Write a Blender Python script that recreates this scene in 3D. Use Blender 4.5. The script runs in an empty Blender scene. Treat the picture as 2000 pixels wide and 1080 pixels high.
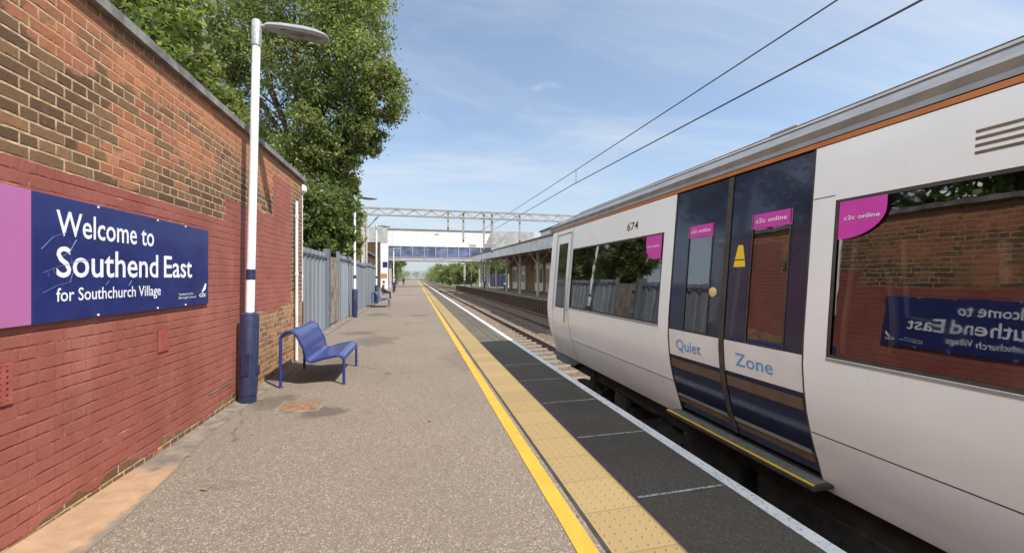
import bpy, bmesh, math, random
import numpy as np
from mathutils import Vector, Matrix, noise as mnoise

random.seed(7)
rng = np.random.default_rng(11)
R = math.radians
S = bpy.context.scene
COL = S.collection

# ------------------------------------------------------------------ camera
cam_d = bpy.data.cameras.new("camera")
cam = bpy.data.objects.new("camera", cam_d)
COL.objects.link(cam)
cam.location = (0, 0, 1.55)
cam.rotation_euler = (R(90), 0, R(-13.65))
cam_d.sensor_width = 36
cam_d.lens = 13.86
cam_d.shift_y = 0.0015
cam_d.clip_start = 0.05
cam_d.clip_end = 5000
S.camera = cam
S.render.resolution_x, S.render.resolution_y = 1024, 552

# ------------------------------------------------------------------ sky, sun, exposure
SUN_TO = Vector((1.1, -1.26, 2.2)).normalized()
SUN_EL = math.asin(SUN_TO.z)
SUN_AZ = math.atan2(SUN_TO.x, SUN_TO.y)
W = bpy.data.worlds.new("World")
S.world = W
W.use_nodes = True
wt = W.node_tree
for n in list(wt.nodes):
    wt.nodes.remove(n)
def wn(t, **k):
    n = wt.nodes.new(t)
    for a, b in k.items():
        setattr(n, a, b)
    return n
w_out = wn('ShaderNodeOutputWorld')
w_bg = wn('ShaderNodeBackground')
w_sky = wn('ShaderNodeTexSky', sky_type='NISHITA', sun_disc=False)
w_sky.sun_elevation = SUN_EL
w_sky.sun_rotation = SUN_AZ
w_sky.air_density = 1.0
w_sky.dust_density = .8
w_sky.ozone_density = 1.6
w_bg.inputs['Strength'].default_value = 0.12
w_tc = wn('ShaderNodeTexCoord')
w_sep = wn('ShaderNodeSeparateXYZ')
wt.links.new(w_tc.outputs['Generated'], w_sep.inputs[0])
def wm(op, a, b=None, clamp=False):
    n = wn('ShaderNodeMath', operation=op, use_clamp=clamp)
    for i, x in enumerate((a, b)):
        if x is None: continue
        if isinstance(x, (int, float)): n.inputs[i].default_value = x
        else: wt.links.new(x, n.inputs[i])
    return n.outputs[0]
w_den = wm('MAXIMUM', wm('ADD', w_sep.outputs[2], 0.12), 0.06)
w_u = wm('DIVIDE', w_sep.outputs[0], w_den)
w_v = wm('DIVIDE', w_sep.outputs[1], w_den)
w_c = wn('ShaderNodeCombineXYZ')
wt.links.new(w_u, w_c.inputs[0]); wt.links.new(w_v, w_c.inputs[1])
def wnoise(scale, det, rough, sx, sy, dist=0.0, off=0.0):
    mp = wn('ShaderNodeMapping')
    mp.inputs['Scale'].default_value = (sx, sy, 1)
    mp.inputs['Location'].default_value = (off, off * .7, 0)
    mp.inputs['Rotation'].default_value = (0, 0, R(-25))
    wt.links.new(w_c.outputs[0], mp.inputs[0])
    n = wn('ShaderNodeTexNoise')
    n.inputs['Scale'].default_value = scale
    n.inputs['Detail'].default_value = det
    n.inputs['Roughness'].default_value = rough
    n.inputs['Distortion'].default_value = dist
    wt.links.new(mp.outputs[0], n.inputs[0])
    return n.outputs[0]
def wramp(x, a, b):
    n = wn('ShaderNodeMapRange', clamp=True, interpolation_type='SMOOTHSTEP')
    n.inputs['From Min'].default_value = a; n.inputs['From Max'].default_value = b
    wt.links.new(x, n.inputs['Value'])
    return n.outputs[0]
cirrus = wramp(wnoise(0.75, 8, .64, .55, 1.5, .6, 3.1), .40, .78)
puffs = wramp(wnoise(1.6, 6, .6, .8, 1.2, .3, 12.4), .66, .80)
w_low = wramp(w_sep.outputs[2], .36, .0)
haze_f = wm('ADD', .18, wm('MULTIPLY', w_low, .70), True)
cl = wm('MAXIMUM', wm('MULTIPLY', cirrus, .72), wm('MULTIPLY', puffs, .70), True)
w_mix = wn('ShaderNodeMix', data_type='RGBA')
wt.links.new(cl, w_mix.inputs[0])
w_sc = wn('ShaderNodeMix', data_type='RGBA', blend_type='MULTIPLY')
w_sc.inputs[0].default_value = 1
wt.links.new(w_sky.outputs[0], w_sc.inputs[6])
w_sc.inputs[7].default_value = (.98, .965, .93, 1)
w_hz = wn('ShaderNodeMix', data_type='RGBA')
wt.links.new(haze_f, w_hz.inputs[0])
wt.links.new(w_sc.outputs[2], w_hz.inputs[6])
w_hz.inputs[7].default_value = (2.4, 2.7, 3.05, 1)
wt.links.new(w_hz.outputs[2], w_mix.inputs[6])
w_mix.inputs[7].default_value = (3.4, 3.65, 3.95, 1)
# added bright cloud out of view, west and behind, to light the train side
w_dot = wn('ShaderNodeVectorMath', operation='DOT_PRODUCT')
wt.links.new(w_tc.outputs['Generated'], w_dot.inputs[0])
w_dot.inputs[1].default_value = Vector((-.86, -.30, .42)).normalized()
fill_cloud = wm('MULTIPLY', wramp(w_dot.outputs['Value'], .42, .80), wramp(wnoise(1.1, 7, .6, 1, 1, .6, 7.7), .25, .50), True)
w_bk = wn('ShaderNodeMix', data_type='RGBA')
wt.links.new(wm('MULTIPLY', fill_cloud, .92), w_bk.inputs[0])
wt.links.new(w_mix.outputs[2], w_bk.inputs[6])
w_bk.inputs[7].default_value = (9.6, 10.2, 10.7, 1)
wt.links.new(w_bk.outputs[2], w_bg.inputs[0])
wt.links.new(w_bg.outputs[0], w_out.inputs[0])

sun_d = bpy.data.lights.new("sun", 'SUN')
sun_d.energy = 3.8
sun_d.angle = R(0.55)
sun_d.color = (1.0, .945, .86)
sun = bpy.data.objects.new("sun", sun_d)
COL.objects.link(sun)
sun.location = (20, -20, 40)
sun.rotation_euler = (-SUN_TO).to_track_quat('-Z', 'Y').to_euler()

S.view_settings.view_transform = 'Standard'
S.view_settings.look = 'None'
S.view_settings.gamma = 1
S.view_settings.use_curve_mapping = False
S.view_settings.exposure = 0.95

# ------------------------------------------------------------------ helpers: materials
class NT:
    """tiny wrapper to write node trees briefly"""
    def __init__(self, name):
        self.m = bpy.data.materials.new(name)
        self.m.use_nodes = True
        self.t = self.m.node_tree
        self.b = self.t.nodes['Principled BSDF']
        self.out = self.t.nodes['Material Output']
        self._pos = None
    def n(self, t, **k):
        x = self.t.nodes.new(t)
        for a, b in k.items(): setattr(x, a, b)
        return x
    def put(self, v, sock):
        if isinstance(v, bpy.types.NodeSocket): self.t.links.new(v, sock)
        elif isinstance(v, (tuple, list)):
            sock.default_value = tuple(v) + ((1,) if len(v) == 3 and sock.type == 'RGBA' else ())
        else: sock.default_value = v
    def pos(self):
        if self._pos is None:
            self._pos = self.n('ShaderNodeNewGeometry').outputs['Position']
        return self._pos
    def obj(self):
        return self.n('ShaderNodeTexCoord').outputs['Object']
    def xyz(self, v=None):
        s = self.n('ShaderNodeSeparateXYZ'); self.put(v or self.pos(), s.inputs[0])
        return s.outputs
    def comb(self, x, y, z=0.0):
        c = self.n('ShaderNodeCombineXYZ')
        for i, a in enumerate((x, y, z)): self.put(a, c.inputs[i])
        return c.outputs[0]
    def scale(self, v, s):
        m = self.n('ShaderNodeMapping'); self.put(v, m.inputs[0]); m.inputs['Scale'].default_value = s
        return m.outputs[0]
    def math(self, op, a, b=None, clamp=False):
        x = self.n('ShaderNodeMath', operation=op, use_clamp=clamp)
        self.put(a, x.inputs[0])
        if b is not None: self.put(b, x.inputs[1])
        return x.outputs[0]
    def noise(self, scale, det=4, rough=.55, v=None, dist=0.0):
        x = self.n('ShaderNodeTexNoise')
        self.put(v or self.pos(), x.inputs['Vector'])
        x.inputs['Scale'].default_value = scale; x.inputs['Detail'].default_value = det
        x.inputs['Roughness'].default_value = rough; x.inputs['Distortion'].default_value = dist
        return x.outputs[0]
    def vor(self, scale, v=None, feature='F1', out='Distance'):
        x = self.n('ShaderNodeTexVoronoi', feature=feature)
        self.put(v or self.pos(), x.inputs['Vector']); x.inputs['Scale'].default_value = scale
        return x.outputs[out]
    def rng(self, x, a, b, c=0.0, d=1.0, smooth=True):
        m = self.n('ShaderNodeMapRange', clamp=True)
        if smooth: m.interpolation_type = 'SMOOTHSTEP'
        self.put(x, m.inputs['Value'])
        for k, v in zip(('From Min', 'From Max', 'To Min', 'To Max'), (a, b, c, d)): m.inputs[k].default_value = v
        return m.outputs[0]
    def mix(self, f, a, b, mode='MIX'):
        m = self.n('ShaderNodeMix', data_type='RGBA', blend_type=mode)
        self.put(f, m.inputs[0]); self.put(a, m.inputs[6]); self.put(b, m.inputs[7])
        return m.outputs[2]
    def bump(self, h, strength=.4, dist=.01, prev=None):
        b = self.n('ShaderNodeBump'); b.inputs['Strength'].default_value = strength; b.inputs['Distance'].default_value = dist
        self.put(h, b.inputs['Height'])
        if prev is not None: self.put(prev, b.inputs['Normal'])
        self.put(b.outputs[0], self.b.inputs['Normal'])
        return b.outputs[0]
    def base(self, c): self.put(c, self.b.inputs['Base Color']); return self
    def rough(self, c): self.put(c, self.b.inputs['Roughness']); return self

def paint(name, col, rough=.5, var=.12, scale=6, metal=0.0, coat=0.0, dirt=None, bump=0.0, spec=.5):
    """painted or plain surface with low-contrast procedural mottling"""
    k = NT(name)
    nz = k.noise(scale, 5, .6)
    c0 = tuple(max(0, x * (1 - var)) for x in col); c1 = tuple(min(1, x * (1 + var)) for x in col)
    c = k.mix(k.rng(nz, .3, .7), c0, c1)
    if dirt:
        c = k.mix(k.rng(k.noise(scale * .35, 6, .65), .52, .78, 0, .55), c, dirt)
    k.base(c)
    k.put(k.rng(k.noise(scale * 2, 3), .3, .7, rough * .85, min(1, rough * 1.15)), k.b.inputs['Roughness'])
    k.b.inputs['Metallic'].default_value = metal
    k.b.inputs['Specular IOR Level'].default_value = spec
    if coat:
        k.b.inputs['Coat Weight'].default_value = coat
        k.b.inputs['Coat Roughness'].default_value = .04
    if bump: k.bump(k.noise(scale * 8, 4), bump, .004)
    return k.m

# ------------------------------------------------------------------ helpers: meshes
class MB:
    def __init__(self): self.v, self.f, self.mi = [], [], []
    def add(self, vs, fs, mi=0):
        o = len(self.v)
        self.v += [tuple(x) for x in vs]
        self.f += [tuple(o + i for i in f) for f in fs]
        self.mi += [mi] * len(fs)
        return self
    def box(self, x0, x1, y0, y1, z0, z1, mi=0):
        vs = [(x, y, z) for z in (z0, z1) for y in (y0, y1) for x in (x0, x1)]
        return self.add(vs, [(0, 2, 3, 1), (4, 5, 7, 6), (0, 1, 5, 4), (2, 6, 7, 3), (0, 4, 6, 2), (1, 3, 7, 5)], mi)
    def quad(self, a, b, c, d, mi=0): return self.add([a, b, c, d], [(0, 1, 2, 3)], mi)
    def tube(self, pts, r, n=8, cap=True, mi=0):
        pts = [Vector(p) for p in pts]
        rs = r if isinstance(r, (list, tuple)) else [r] * len(pts)
        rings, up = [], None
        for i, p in enumerate(pts):
            a = pts[max(i - 1, 0)]; b = pts[min(i + 1, len(pts) - 1)]
            t = (b - a).normalized()
            if up is None: up = Vector((0, 0, 1)) if abs(t.z) < .9 else Vector((1, 0, 0))
            u = (up - t * up.dot(t)).normalized(); w = t.cross(u); up = u
            rings.append([p + (u * math.cos(2 * math.pi * k / n) + w * math.sin(2 * math.pi * k / n)) * rs[i] for k in range(n)])
        vs = [q for ring in rings for q in ring]
        fs = [(i * n + k, i * n + (k + 1) % n, (i + 1) * n + (k + 1) % n, (i + 1) * n + k) for i in range(len(pts) - 1) for k in range(n)]
        if cap: fs += [tuple(range(n))[::-1], tuple((len(pts) - 1) * n + k for k in range(n))]
        return self.add(vs, fs, mi)
    def lathe(self, prof, c=(0, 0, 0), n=20, mi=0):
        vs = [(c[0] + r * math.cos(2 * math.pi * k / n), c[1] + r * math.sin(2 * math.pi * k / n), c[2] + z) for r, z in prof for k in range(n)]
        fs = [(i * n + k, i * n + (k + 1) % n, (i + 1) * n + (k + 1) % n, (i + 1) * n + k) for i in range(len(prof) - 1) for k in range(n)]
        fs += [tuple(range(n))[::-1], tuple((len(prof) - 1) * n + k for k in range(n))]
        return self.add(vs, fs, mi)
    def loft(self, rings, cap=True, mi=0):
        n = len(rings[0])
        vs = [q for r in rings for q in r]
        fs = [(i * n + k, i * n + (k + 1) % n, (i + 1) * n + (k + 1) % n, (i + 1) * n + k) for i in range(len(rings) - 1) for k in range(n)]
        if cap: fs += [tuple(range(n))[::-1], tuple((len(rings) - 1) * n + k for k in range(n))]
        return self.add(vs, fs, mi)
    def ellipsoid(self, c, r, nu=12, nv=8, mi=0):
        prof = [(max(.0005, math.sin(math.pi * i / nv)), -math.cos(math.pi * i / nv)) for i in range(nv + 1)]
        vs = [(c[0] + r[0] * a * math.cos(2 * math.pi * k / nu), c[1] + r[1] * a * math.sin(2 * math.pi * k / nu), c[2] + r[2] * b) for a, b in prof for k in range(nu)]
        fs = [(i * nu + k, i * nu + (k + 1) % nu, (i + 1) * nu + (k + 1) % nu, (i + 1) * nu + k) for i in range(nv) for k in range(nu)]
        return self.add(vs, fs, mi)
    def build(self, name, m, parent=None, smooth=False, fix=True, bevel=0.0):
        me = bpy.data.meshes.new(name)
        me.from_pydata(self.v, [], self.f)
        for x in (m if isinstance(m, (list, tuple)) else [m]): me.materials.append(x)
        if any(self.mi): me.polygons.foreach_set('material_index', self.mi)
        if fix:
            bm = bmesh.new(); bm.from_mesh(me)
            bmesh.ops.recalc_face_normals(bm, faces=bm.faces)
            bm.to_mesh(me); bm.free()
        if smooth:
            me.polygons.foreach_set('use_smooth', [True] * len(me.polygons))
            try: me.set_sharp_from_angle(angle=R(40))
            except Exception: pass
        me.update()
        o = bpy.data.objects.new(name, me)
        COL.objects.link(o)
        if parent is not None: o.parent = parent
        if bevel:
            b = o.modifiers.new('bevel', 'BEVEL'); b.width = bevel; b.segments = 2; b.limit_method = 'ANGLE'
        return o

def tag(o, label=None, cat=None, group=None, kind=None):
    if label: o['label'] = label
    if cat: o['category'] = cat
    if group: o['group'] = group
    if kind: o['kind'] = kind
    return o
def thing(name, loc, label, cat, group=None, rot=(0, 0, 0)):
    o = bpy.data.objects.new(name, None)
    o.empty_display_size = .2
    COL.objects.link(o)
    o.location = loc; o.rotation_euler = rot
    return tag(o, label, cat, group)
def structure(o): o['kind'] = 'structure'; return o
def copy_tree(o, parent=None):
    c = o.copy(); COL.objects.link(c)
    if parent is not None: c.parent = parent
    for ch in list(o.children): copy_tree(ch, c)
    return c
def text_mesh(body, offset=0.0, extrude=.002):
    """letter outlines as (vertices, faces), normalised to u in 0..width, v with baseline 0"""
    cu = bpy.data.curves.new('lettering', 'FONT')
    cu.body = body; cu.size = 1; cu.offset = offset; cu.extrude = 0; cu.resolution_u = 3
    ob = bpy.data.objects.new('lettering', cu)
    COL.objects.link(ob)
    dg = bpy.context.evaluated_depsgraph_get()
    me = bpy.data.meshes.new_from_object(ob.evaluated_get(dg))
    vs = [tuple(v.co) for v in me.vertices]; fs = [tuple(p.vertices) for p in me.polygons]
    bpy.data.objects.remove(ob); bpy.data.curves.remove(cu); bpy.data.meshes.remove(me)
    return vs, fs
def fit_text(body, width, height, place, m, name, parent, offset=0.0, cap_body='H'):
    """lettering scaled so that the line is WIDTH long and capitals HEIGHT tall; place(u,v) -> point"""
    vs, fs = text_mesh(body, offset)
    cvs, _ = text_mesh(cap_body, offset)
    caph = max(v[1] for v in cvs)
    x0 = min(v[0] for v in vs); x1 = max(v[0] for v in vs)
    su = width / (x1 - x0); sv = height / caph
    mb = MB()
    mb.add([place((v[0] - x0) * su, v[1] * sv) for v in vs], fs)
    return mb.build(name, m, parent, fix=False)

# ------------------------------------------------------------------ materials
def m_asphalt():
    k = NT('platform_asphalt')
    fine = k.noise(150, 3, .7)
    speck = k.vor(120, out='Color')
    sp = k.n('ShaderNodeSeparateColor'); k.put(speck, sp.inputs[0])
    big = k.noise(.55, 5, .6)
    mid = k.noise(3.2, 5, .62)
    c = k.mix(k.rng(fine, .32, .70), (.105, .083, .062), (.258, .212, .166))
    c = k.mix(k.rng(sp.outputs[0], .72, 1.0, 0, .75), c, (.40, .35, .30))
    c = k.mix(k.rng(sp.outputs[1], .80, 1.0, 0, .6), c, (.055, .045, .036))
    c = k.mix(k.rng(big, .35, .70, .0, .40), c, (.145, .120, .098))
    c = k.mix(k.rng(mid, .60, .78, 0, .30), c, (.10, .085, .07))
    x, y, z = k.xyz()
    # worn dark stains that stay where they are
    st = k.math('MULTIPLY', k.rng(k.noise(1.4, 4, .6, v=k.scale(k.pos(), (1, .35, 1))), .60, .72), k.rng(y, 5, 14))
    c = k.mix(k.math('MULTIPLY', st, .35), c, (.075, .067, .06))
    gum = k.n('ShaderNodeTexVoronoi'); k.put(k.pos(), gum.inputs['Vector']); gum.inputs['Scale'].default_value = 2.6
    gsp = k.n('ShaderNodeSeparateColor'); k.put(gum.outputs['Color'], gsp.inputs[0])
    gm = k.math('MULTIPLY', k.rng(gum.outputs['Distance'], .055, .035), k.math('GREATER_THAN', gsp.outputs[0], .62))
    c = k.mix(k.math('MULTIPLY', gm, .6), c, (.062, .055, .05))
    crv = k.n('ShaderNodeTexVoronoi', feature='DISTANCE_TO_EDGE')
    wv2 = k.n('ShaderNodeVectorMath', operation='MULTIPLY_ADD'); nn = k.n('ShaderNodeTexNoise'); k.put(k.pos(), nn.inputs['Vector']); nn.inputs['Scale'].default_value = 2.2; nn.inputs['Detail'].default_value = 6
    k.put(nn.outputs['Color'], wv2.inputs[0]); wv2.inputs[1].default_value = (.7, .7, 0); k.put(k.pos(), wv2.inputs[2])
    k.put(wv2.outputs[0], crv.inputs['Vector']); crv.inputs['Scale'].default_value = .42
    crk = k.math('MULTIPLY', k.rng(crv.outputs['Distance'], .006, .001), k.rng(big, .45, .6))
    c = k.mix(k.math('MULTIPLY', crk, .6), c, (.05, .042, .036))
    # soft old stains at fixed spots
    for sx, sy, rx, ry, st_ in ((-1.0, 10.3, .6, .9, .5), (-1.6, 11.8, .55, .45, .55), (-1.6, 17.6, .5, .8, .5), (.1, 16.8, .5, .4, .5), (-1.05, 4.95, .3, .22, .7), (-1.72, 5.5, .35, .3, .6), (.9, 7.6, .5, 1.2, .3), (-1.5, 8.1, .5, .7, .45)):
        d = k.math('SQRT', k.math('ADD', k.math('POWER', k.math('DIVIDE', k.math('SUBTRACT', x, sx), rx), 2.0), k.math('POWER', k.math('DIVIDE', k.math('SUBTRACT', y, sy), ry), 2.0)))
        d = k.math('ADD', d, k.math('MULTIPLY', k.math('SUBTRACT', mid, .5), 1.8))
        c = k.mix(k.rng(d, 1.15, .55, 0, st_), c, (.072, .06, .05))
    k.base(c); k.rough(.92)
    k.b.inputs['Specular IOR Level'].default_value = .25
    h = k.math('ADD', k.math('MULTIPLY', fine, .6), sp.outputs[0])
    k.bump(h, .55, .006)
    return k.m
def m_coper():
    k = NT('coping_slab')
    fine = k.noise(120, 3, .7)
    sp = k.n('ShaderNodeSeparateColor'); k.put(k.vor(85, out='Color'), sp.inputs[0])
    c = k.mix(k.rng(fine, .3, .7), (.058, .051, .041), (.135, .119, .096))
    c = k.mix(k.rng(sp.outputs[0], .8, 1, 0, .6), c, (.17, .15, .125))
    c = k.mix(k.rng(k.noise(.7, 5, .6), .4, .7, 0, .6), c, (.062, .054, .043))
    c = k.mix(k.rng(k.noise(2.2, 5, .6), .62, .76, 0, .5), c, (.13, .085, .05))
    k.base(c); k.rough(.9); k.b.inputs['Specular IOR Level'].default_value = .25
    k.bump(fine, .5, .005)
    return k.m
def m_line(name, col, wear, dirt):
    k = NT(name)
    w = k.rng(k.noise(38, 5, .75), wear - .06, wear + .05)
    c = k.mix(k.rng(k.noise(4, 4), .3, .7), tuple(x * .85 for x in col), col)
    c = k.mix(w, c, dirt)
    k.base(c); k.rough(.75); k.bump(k.noise(95, 3, .7), .3, .004)
    return k.m
def m_tactile():
    k = NT('tactile_slab')
    x, y, z = k.xyz()
    cell = k.math('FLOOR', k.math('DIVIDE', y, .4))
    wn_ = k.n('ShaderNodeTexWhiteNoise', noise_dimensions='1D'); k.put(cell, wn_.inputs['W'])
    c = k.mix(wn_.outputs[0], (.235, .168, .072), (.285, .205, .088))
    c = k.mix(k.rng(k.noise(9, 6, .65), .45, .75, 0, .45), c, (.27, .18, .085))
    c = k.mix(k.rng(k.noise(80, 3, .7), .35, .75, 0, .35), c, (.24, .17, .09))
    fr = k.math('FRACT', k.math('DIVIDE', y, .4))
    j = k.math('MAXIMUM', k.math('LESS_THAN', fr, .018), k.math('GREATER_THAN', fr, .982))
    c = k.mix(k.math('MULTIPLY', j, .5), c, (.14, .10, .06))
    k.base(c); k.rough(.8); k.bump(k.noise(110, 3, .7), .3, .003)
    return k.m
def m_brick(name, painted=False, dark=1.0, end=0.0):
    k = NT(name)
    x, y, z = k.xyz()
    uv = k.comb(k.math('ADD', x, y), z)
    b = k.n('ShaderNodeTexBrick', offset=.5, squash=.5, squash_frequency=2)
    wob = k.n('ShaderNodeTexNoise'); k.put(k.pos(), wob.inputs['Vector']); wob.inputs['Scale'].default_value = 14
    wv = k.n('ShaderNodeVectorMath', operation='MULTIPLY_ADD'); k.put(wob.outputs['Color'], wv.inputs[0]); wv.inputs[1].default_value = (.012, .012, 0); k.put(uv, wv.inputs[2])
    k.put(wv.outputs[0], b.inputs['Vector'])
    b.inputs['Scale'].default_value = 1
    b.inputs['Mortar Size'].default_value = .0075
    b.inputs['Mortar Smooth'].default_value = .25
    b.inputs['Bias'].default_value = -.1
    b.inputs['Brick Width'].default_value = .235
    b.inputs['Row Height'].default_value = .077
    b.inputs['Color1'].default_value = (0, 0, 0, 1)
    b.inputs['Color2'].default_value = (1, 1, 1, 1)
    b.inputs['Mortar'].default_value = (.5, .5, .5, 1)
    fac = b.outputs['Fac']
    val = k.n('ShaderNodeRGBToBW'); k.put(b.outputs['Color'], val.inputs[0])
    d = dark
    brown = k.mix(k.rng(val.outputs[0], 0, .8, smooth=False), (.098 * d, .058 * d, .031 * d), (.205 * d, .115 * d, .058 * d))
    brown = k.mix(k.rng(val.outputs[0], .86, .94), brown, (.42 * d, .165 * d, .085 * d))
    orange = k.mix(val.outputs[0], (.31 * d, .12 * d, .06 * d), (.47 * d, .20 * d, .10 * d))
    patch = k.rng(k.math('ADD', k.noise(.85, 5, .62, v=k.scale(k.pos(), (1, 1, .62))), k.math('MULTIPLY', k.math('SUBTRACT', val.outputs[0], .5), .10)), .60, .65)
    if painted:   # bare, paler brick low down past the lamp post
        low = k.math('MULTIPLY', k.math('GREATER_THAN', y, 5.55), k.math('LESS_THAN', z, 1.3))
        brown = k.mix(low, brown, k.mix(val.outputs[0], (.20, .105, .055), (.44, .25, .125)))
    if painted:   # scraped, redder areas of fixed shape
        for py_, pz_, ry_, rz_ in ((3.85, 3.2, .40, .22), (3.80, 2.66, .30, .20), (3.65, 2.42, .28, .14), (4.9, 3.28, .9, .13), (3.1, 3.05, .24, .12), (6.6, 3.1, .8, .28), (4.6, 2.8, .5, .2)):
            d_ = k.math('SQRT', k.math('ADD', k.math('POWER', k.math('DIVIDE', k.math('SUBTRACT', y, py_), ry_), 2.0), k.math('POWER', k.math('DIVIDE', k.math('SUBTRACT', z, pz_), rz_), 2.0)))
            d_ = k.math('ADD', d_, k.math('MULTIPLY', k.math('SUBTRACT', k.noise(5, 5, .65), .5), 1.7))
            d_ = k.math('ADD', d_, k.math('MULTIPLY', k.math('SUBTRACT', val.outputs[0], .5), 1.1))
            patch = k.math('MAXIMUM', patch, k.rng(d_, .98, .80))
    if painted:   # the right part and the row under the coping are redder brick
        patch = k.math('MAXIMUM', patch, k.math('MULTIPLY', k.rng(z, 2.95, 3.35), k.rng(k.noise(1.6, 4), .40, .56)), True)
    c = k.mix(patch, brown, orange)
    c = k.mix(k.rng(k.noise(30, 5, .75), .42, .66, 0, .55), c, k.mix(.5, c, (.06 * d, .04 * d, .03 * d)))
    c = k.mix(k.rng(k.noise(55, 4, .75), .55, .8, 0, .5), c, (.30 * d, .19 * d, .11 * d))
    mortar = k.mix(k.rng(k.noise(11, 5, .65), .35, .7), (.27 * d, .185 * d, .11 * d), (.52 * d, .37 * d, .225 * d))
    mortar = k.mix(k.math('MULTIPLY', patch, .75), mortar, (.42 * d, .22 * d, .12 * d))
    c = k.mix(fac, c, mortar)
    # streaks of lime and soot
    c = k.mix(k.rng(k.noise(2.3, 5, .6, v=k.scale(k.pos(), (1, 1.4, .35))), .62, .8, 0, .35), c, (.36 * d, .25 * d, .16 * d))
    hgt = k.math('SUBTRACT', k.math('MULTIPLY', k.noise(40, 4, .7), .5), fac)
    rough = .9
    if painted:
        jit = k.math('MULTIPLY', k.math('SUBTRACT', k.noise(7, 5, .7), .5), .10)
        zj = k.math('ADD', z, jit); yj = k.math('ADD', y, jit)
        gt = lambda a, b_: k.math('GREATER_THAN', a, b_)
        top = k.math('ADD', 2.225, k.math('ADD', k.math('MULTIPLY', gt(y, 5.30), .27), k.math('MULTIPLY', gt(y, 6.90), .68)))
        bot = k.math('ADD', k.math('SUBTRACT', .03, k.math('MULTIPLY', k.rng(k.noise(1.1, 3), .36, .56), -.11)), k.math('MULTIPLY', gt(y, 5.66), .98))
        msk = k.math('MULTIPLY', k.math('LESS_THAN', k.math('ADD', z, k.math('MULTIPLY', jit, .35)), top), gt(zj, bot))
        msk = k.math('MULTIPLY', msk, k.math('LESS_THAN', y, 7.78))
        chips = k.math('GREATER_THAN', k.noise(5.2, 6, .70), .70)
        msk = k.math('MULTIPLY', msk, k.math('SUBTRACT', 1.0, chips))
        red = k.mix(k.rng(k.noise(1.7, 6, .62), .3, .72), (.235, .072, .052), (.325, .112, .084))
        red = k.mix(k.rng(k.noise(48, 4, .7), .40, .78, 0, .4), red, (.25, .065, .052))
        red = k.mix(k.rng(k.noise(1.2, 6, .65, v=k.scale(k.pos(), (1, 1, .25))), .52, .74, 0, .45), red, (.46, .20, .155))
        red = k.mix(k.rng(k.noise(2.6, 6, .7, v=k.scale(k.pos(), (1, 1.6, .2))), .56, .76, 0, .45), red, (.17, .055, .042))
        mw = k.math('MULTIPLY', k.math('GREATER_THAN', fac, .6), k.rng(k.noise(6.5, 5, .72), .56, .70))
        red = k.mix(k.math('MULTIPLY', mw, .8), red, (.44, .24, .13))
        crs = k.math('ABSOLUTE', k.math('SUBTRACT', k.math('FRACT', k.math('DIVIDE', k.math('ADD', z, k.math('MULTIPLY', jit, .12)), .077)), .5))
        line = k.math('MULTIPLY', k.rng(crs, .40, .47), k.rng(k.noise(5.5, 5, .75, v=k.scale(k.pos(), (1, 1, 2.5))), .44, .56))
        red = k.mix(k.math('MULTIPLY', line, .6), red, (.13, .035, .026))
        red = k.mix(k.math('MULTIPLY', fac, .12), red, (.17, .04, .032))
        ocl = k.math('MULTIPLY', k.rng(crs, .40, .46), k.rng(k.noise(9, 5, .75, v=k.scale(k.pos(), (1, .8, 3))), .60, .66))
        red = k.mix(k.math('MULTIPLY', ocl, .75), red, (.46, .27, .15))
        c = k.mix(msk, c, red)
        rough = k.mix(msk, (.9, .9, .9), (.62, .62, .62))
    k.base(c)
    k.put(rough, k.b.inputs['Roughness'])
    k.b.inputs['Specular IOR Level'].default_value = .3
    if painted:
        hgt = k.math('SUBTRACT', k.math('MULTIPLY', k.noise(40, 4, .7), .5), k.math('MULTIPLY', fac, k.math('SUBTRACT', 1.0, k.math('MULTIPLY', msk, .6))))
        hgt = k.math('SUBTRACT', hgt, k.math('MULTIPLY', line, .8))
    k.bump(hgt, .75, .008)
    return k.m
def m_ballast():
    k = NT('ballast_stone')
    v1 = k.n('ShaderNodeTexVoronoi'); k.put(k.pos(), v1.inputs['Vector']); v1.inputs['Scale'].default_value = 17
    sp = k.n('ShaderNodeSeparateColor'); k.put(v1.outputs['Color'], sp.inputs[0])
    c = k.mix(sp.outputs[0], (.10, .075, .052), (.36, .29, .22))
    c = k.mix(k.rng(v1.outputs['Distance'], .30, .62, 0, .8), c, (.03, .024, .02))
    c = k.mix(k.rng(k.noise(.8, 4), .35, .65, 0, .7), c, (.17, .10, .055))
    k.base(c); k.rough(.95)
    k.bump(k.math('SUBTRACT', 1.0, v1.outputs['Distance']), 1.0, .05)
    return k.m
def m_ground():
    k = NT('ground_earth')
    c = k.mix(k.rng(k.noise(.25, 6, .6), .35, .65), (.10, .085, .06), (.06, .085, .028))
    k.base(c); k.rough(.95); k.bump(k.noise(4, 5), .5, .05)
    return k.m
def m_leaf(name, a, b, c, tr=.35):
    k = NT(name)
    g = k.n('ShaderNodeNewGeometry')
    rnd = g.outputs['Random Per Island']
    col = k.mix(k.rng(rnd, 0, .6, smooth=False), a, b)
    col = k.mix(k.rng(rnd, .82, 1.0, 0, 1), col, c)
    col = k.mix(k.rng(k.noise(.9, 3), .38, .66, 0, .55), col, a)
    k.base(col); k.rough(.55); k.b.inputs['Specular IOR Level'].default_value = .35
    t = k.n('ShaderNodeBsdfTranslucent')
    k.put(k.mix(1.0, col, (1.25, 1.35, .6), 'MULTIPLY'), t.inputs[0])
    mx = k.n('ShaderNodeMixShader'); mx.inputs[0].default_value = tr + .1
    k.t.links.new(k.b.outputs[0], mx.inputs[1]); k.t.links.new(t.outputs[0], mx.inputs[2])
    k.t.links.new(mx.outputs[0], k.out.inputs[0])
    return k.m
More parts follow.
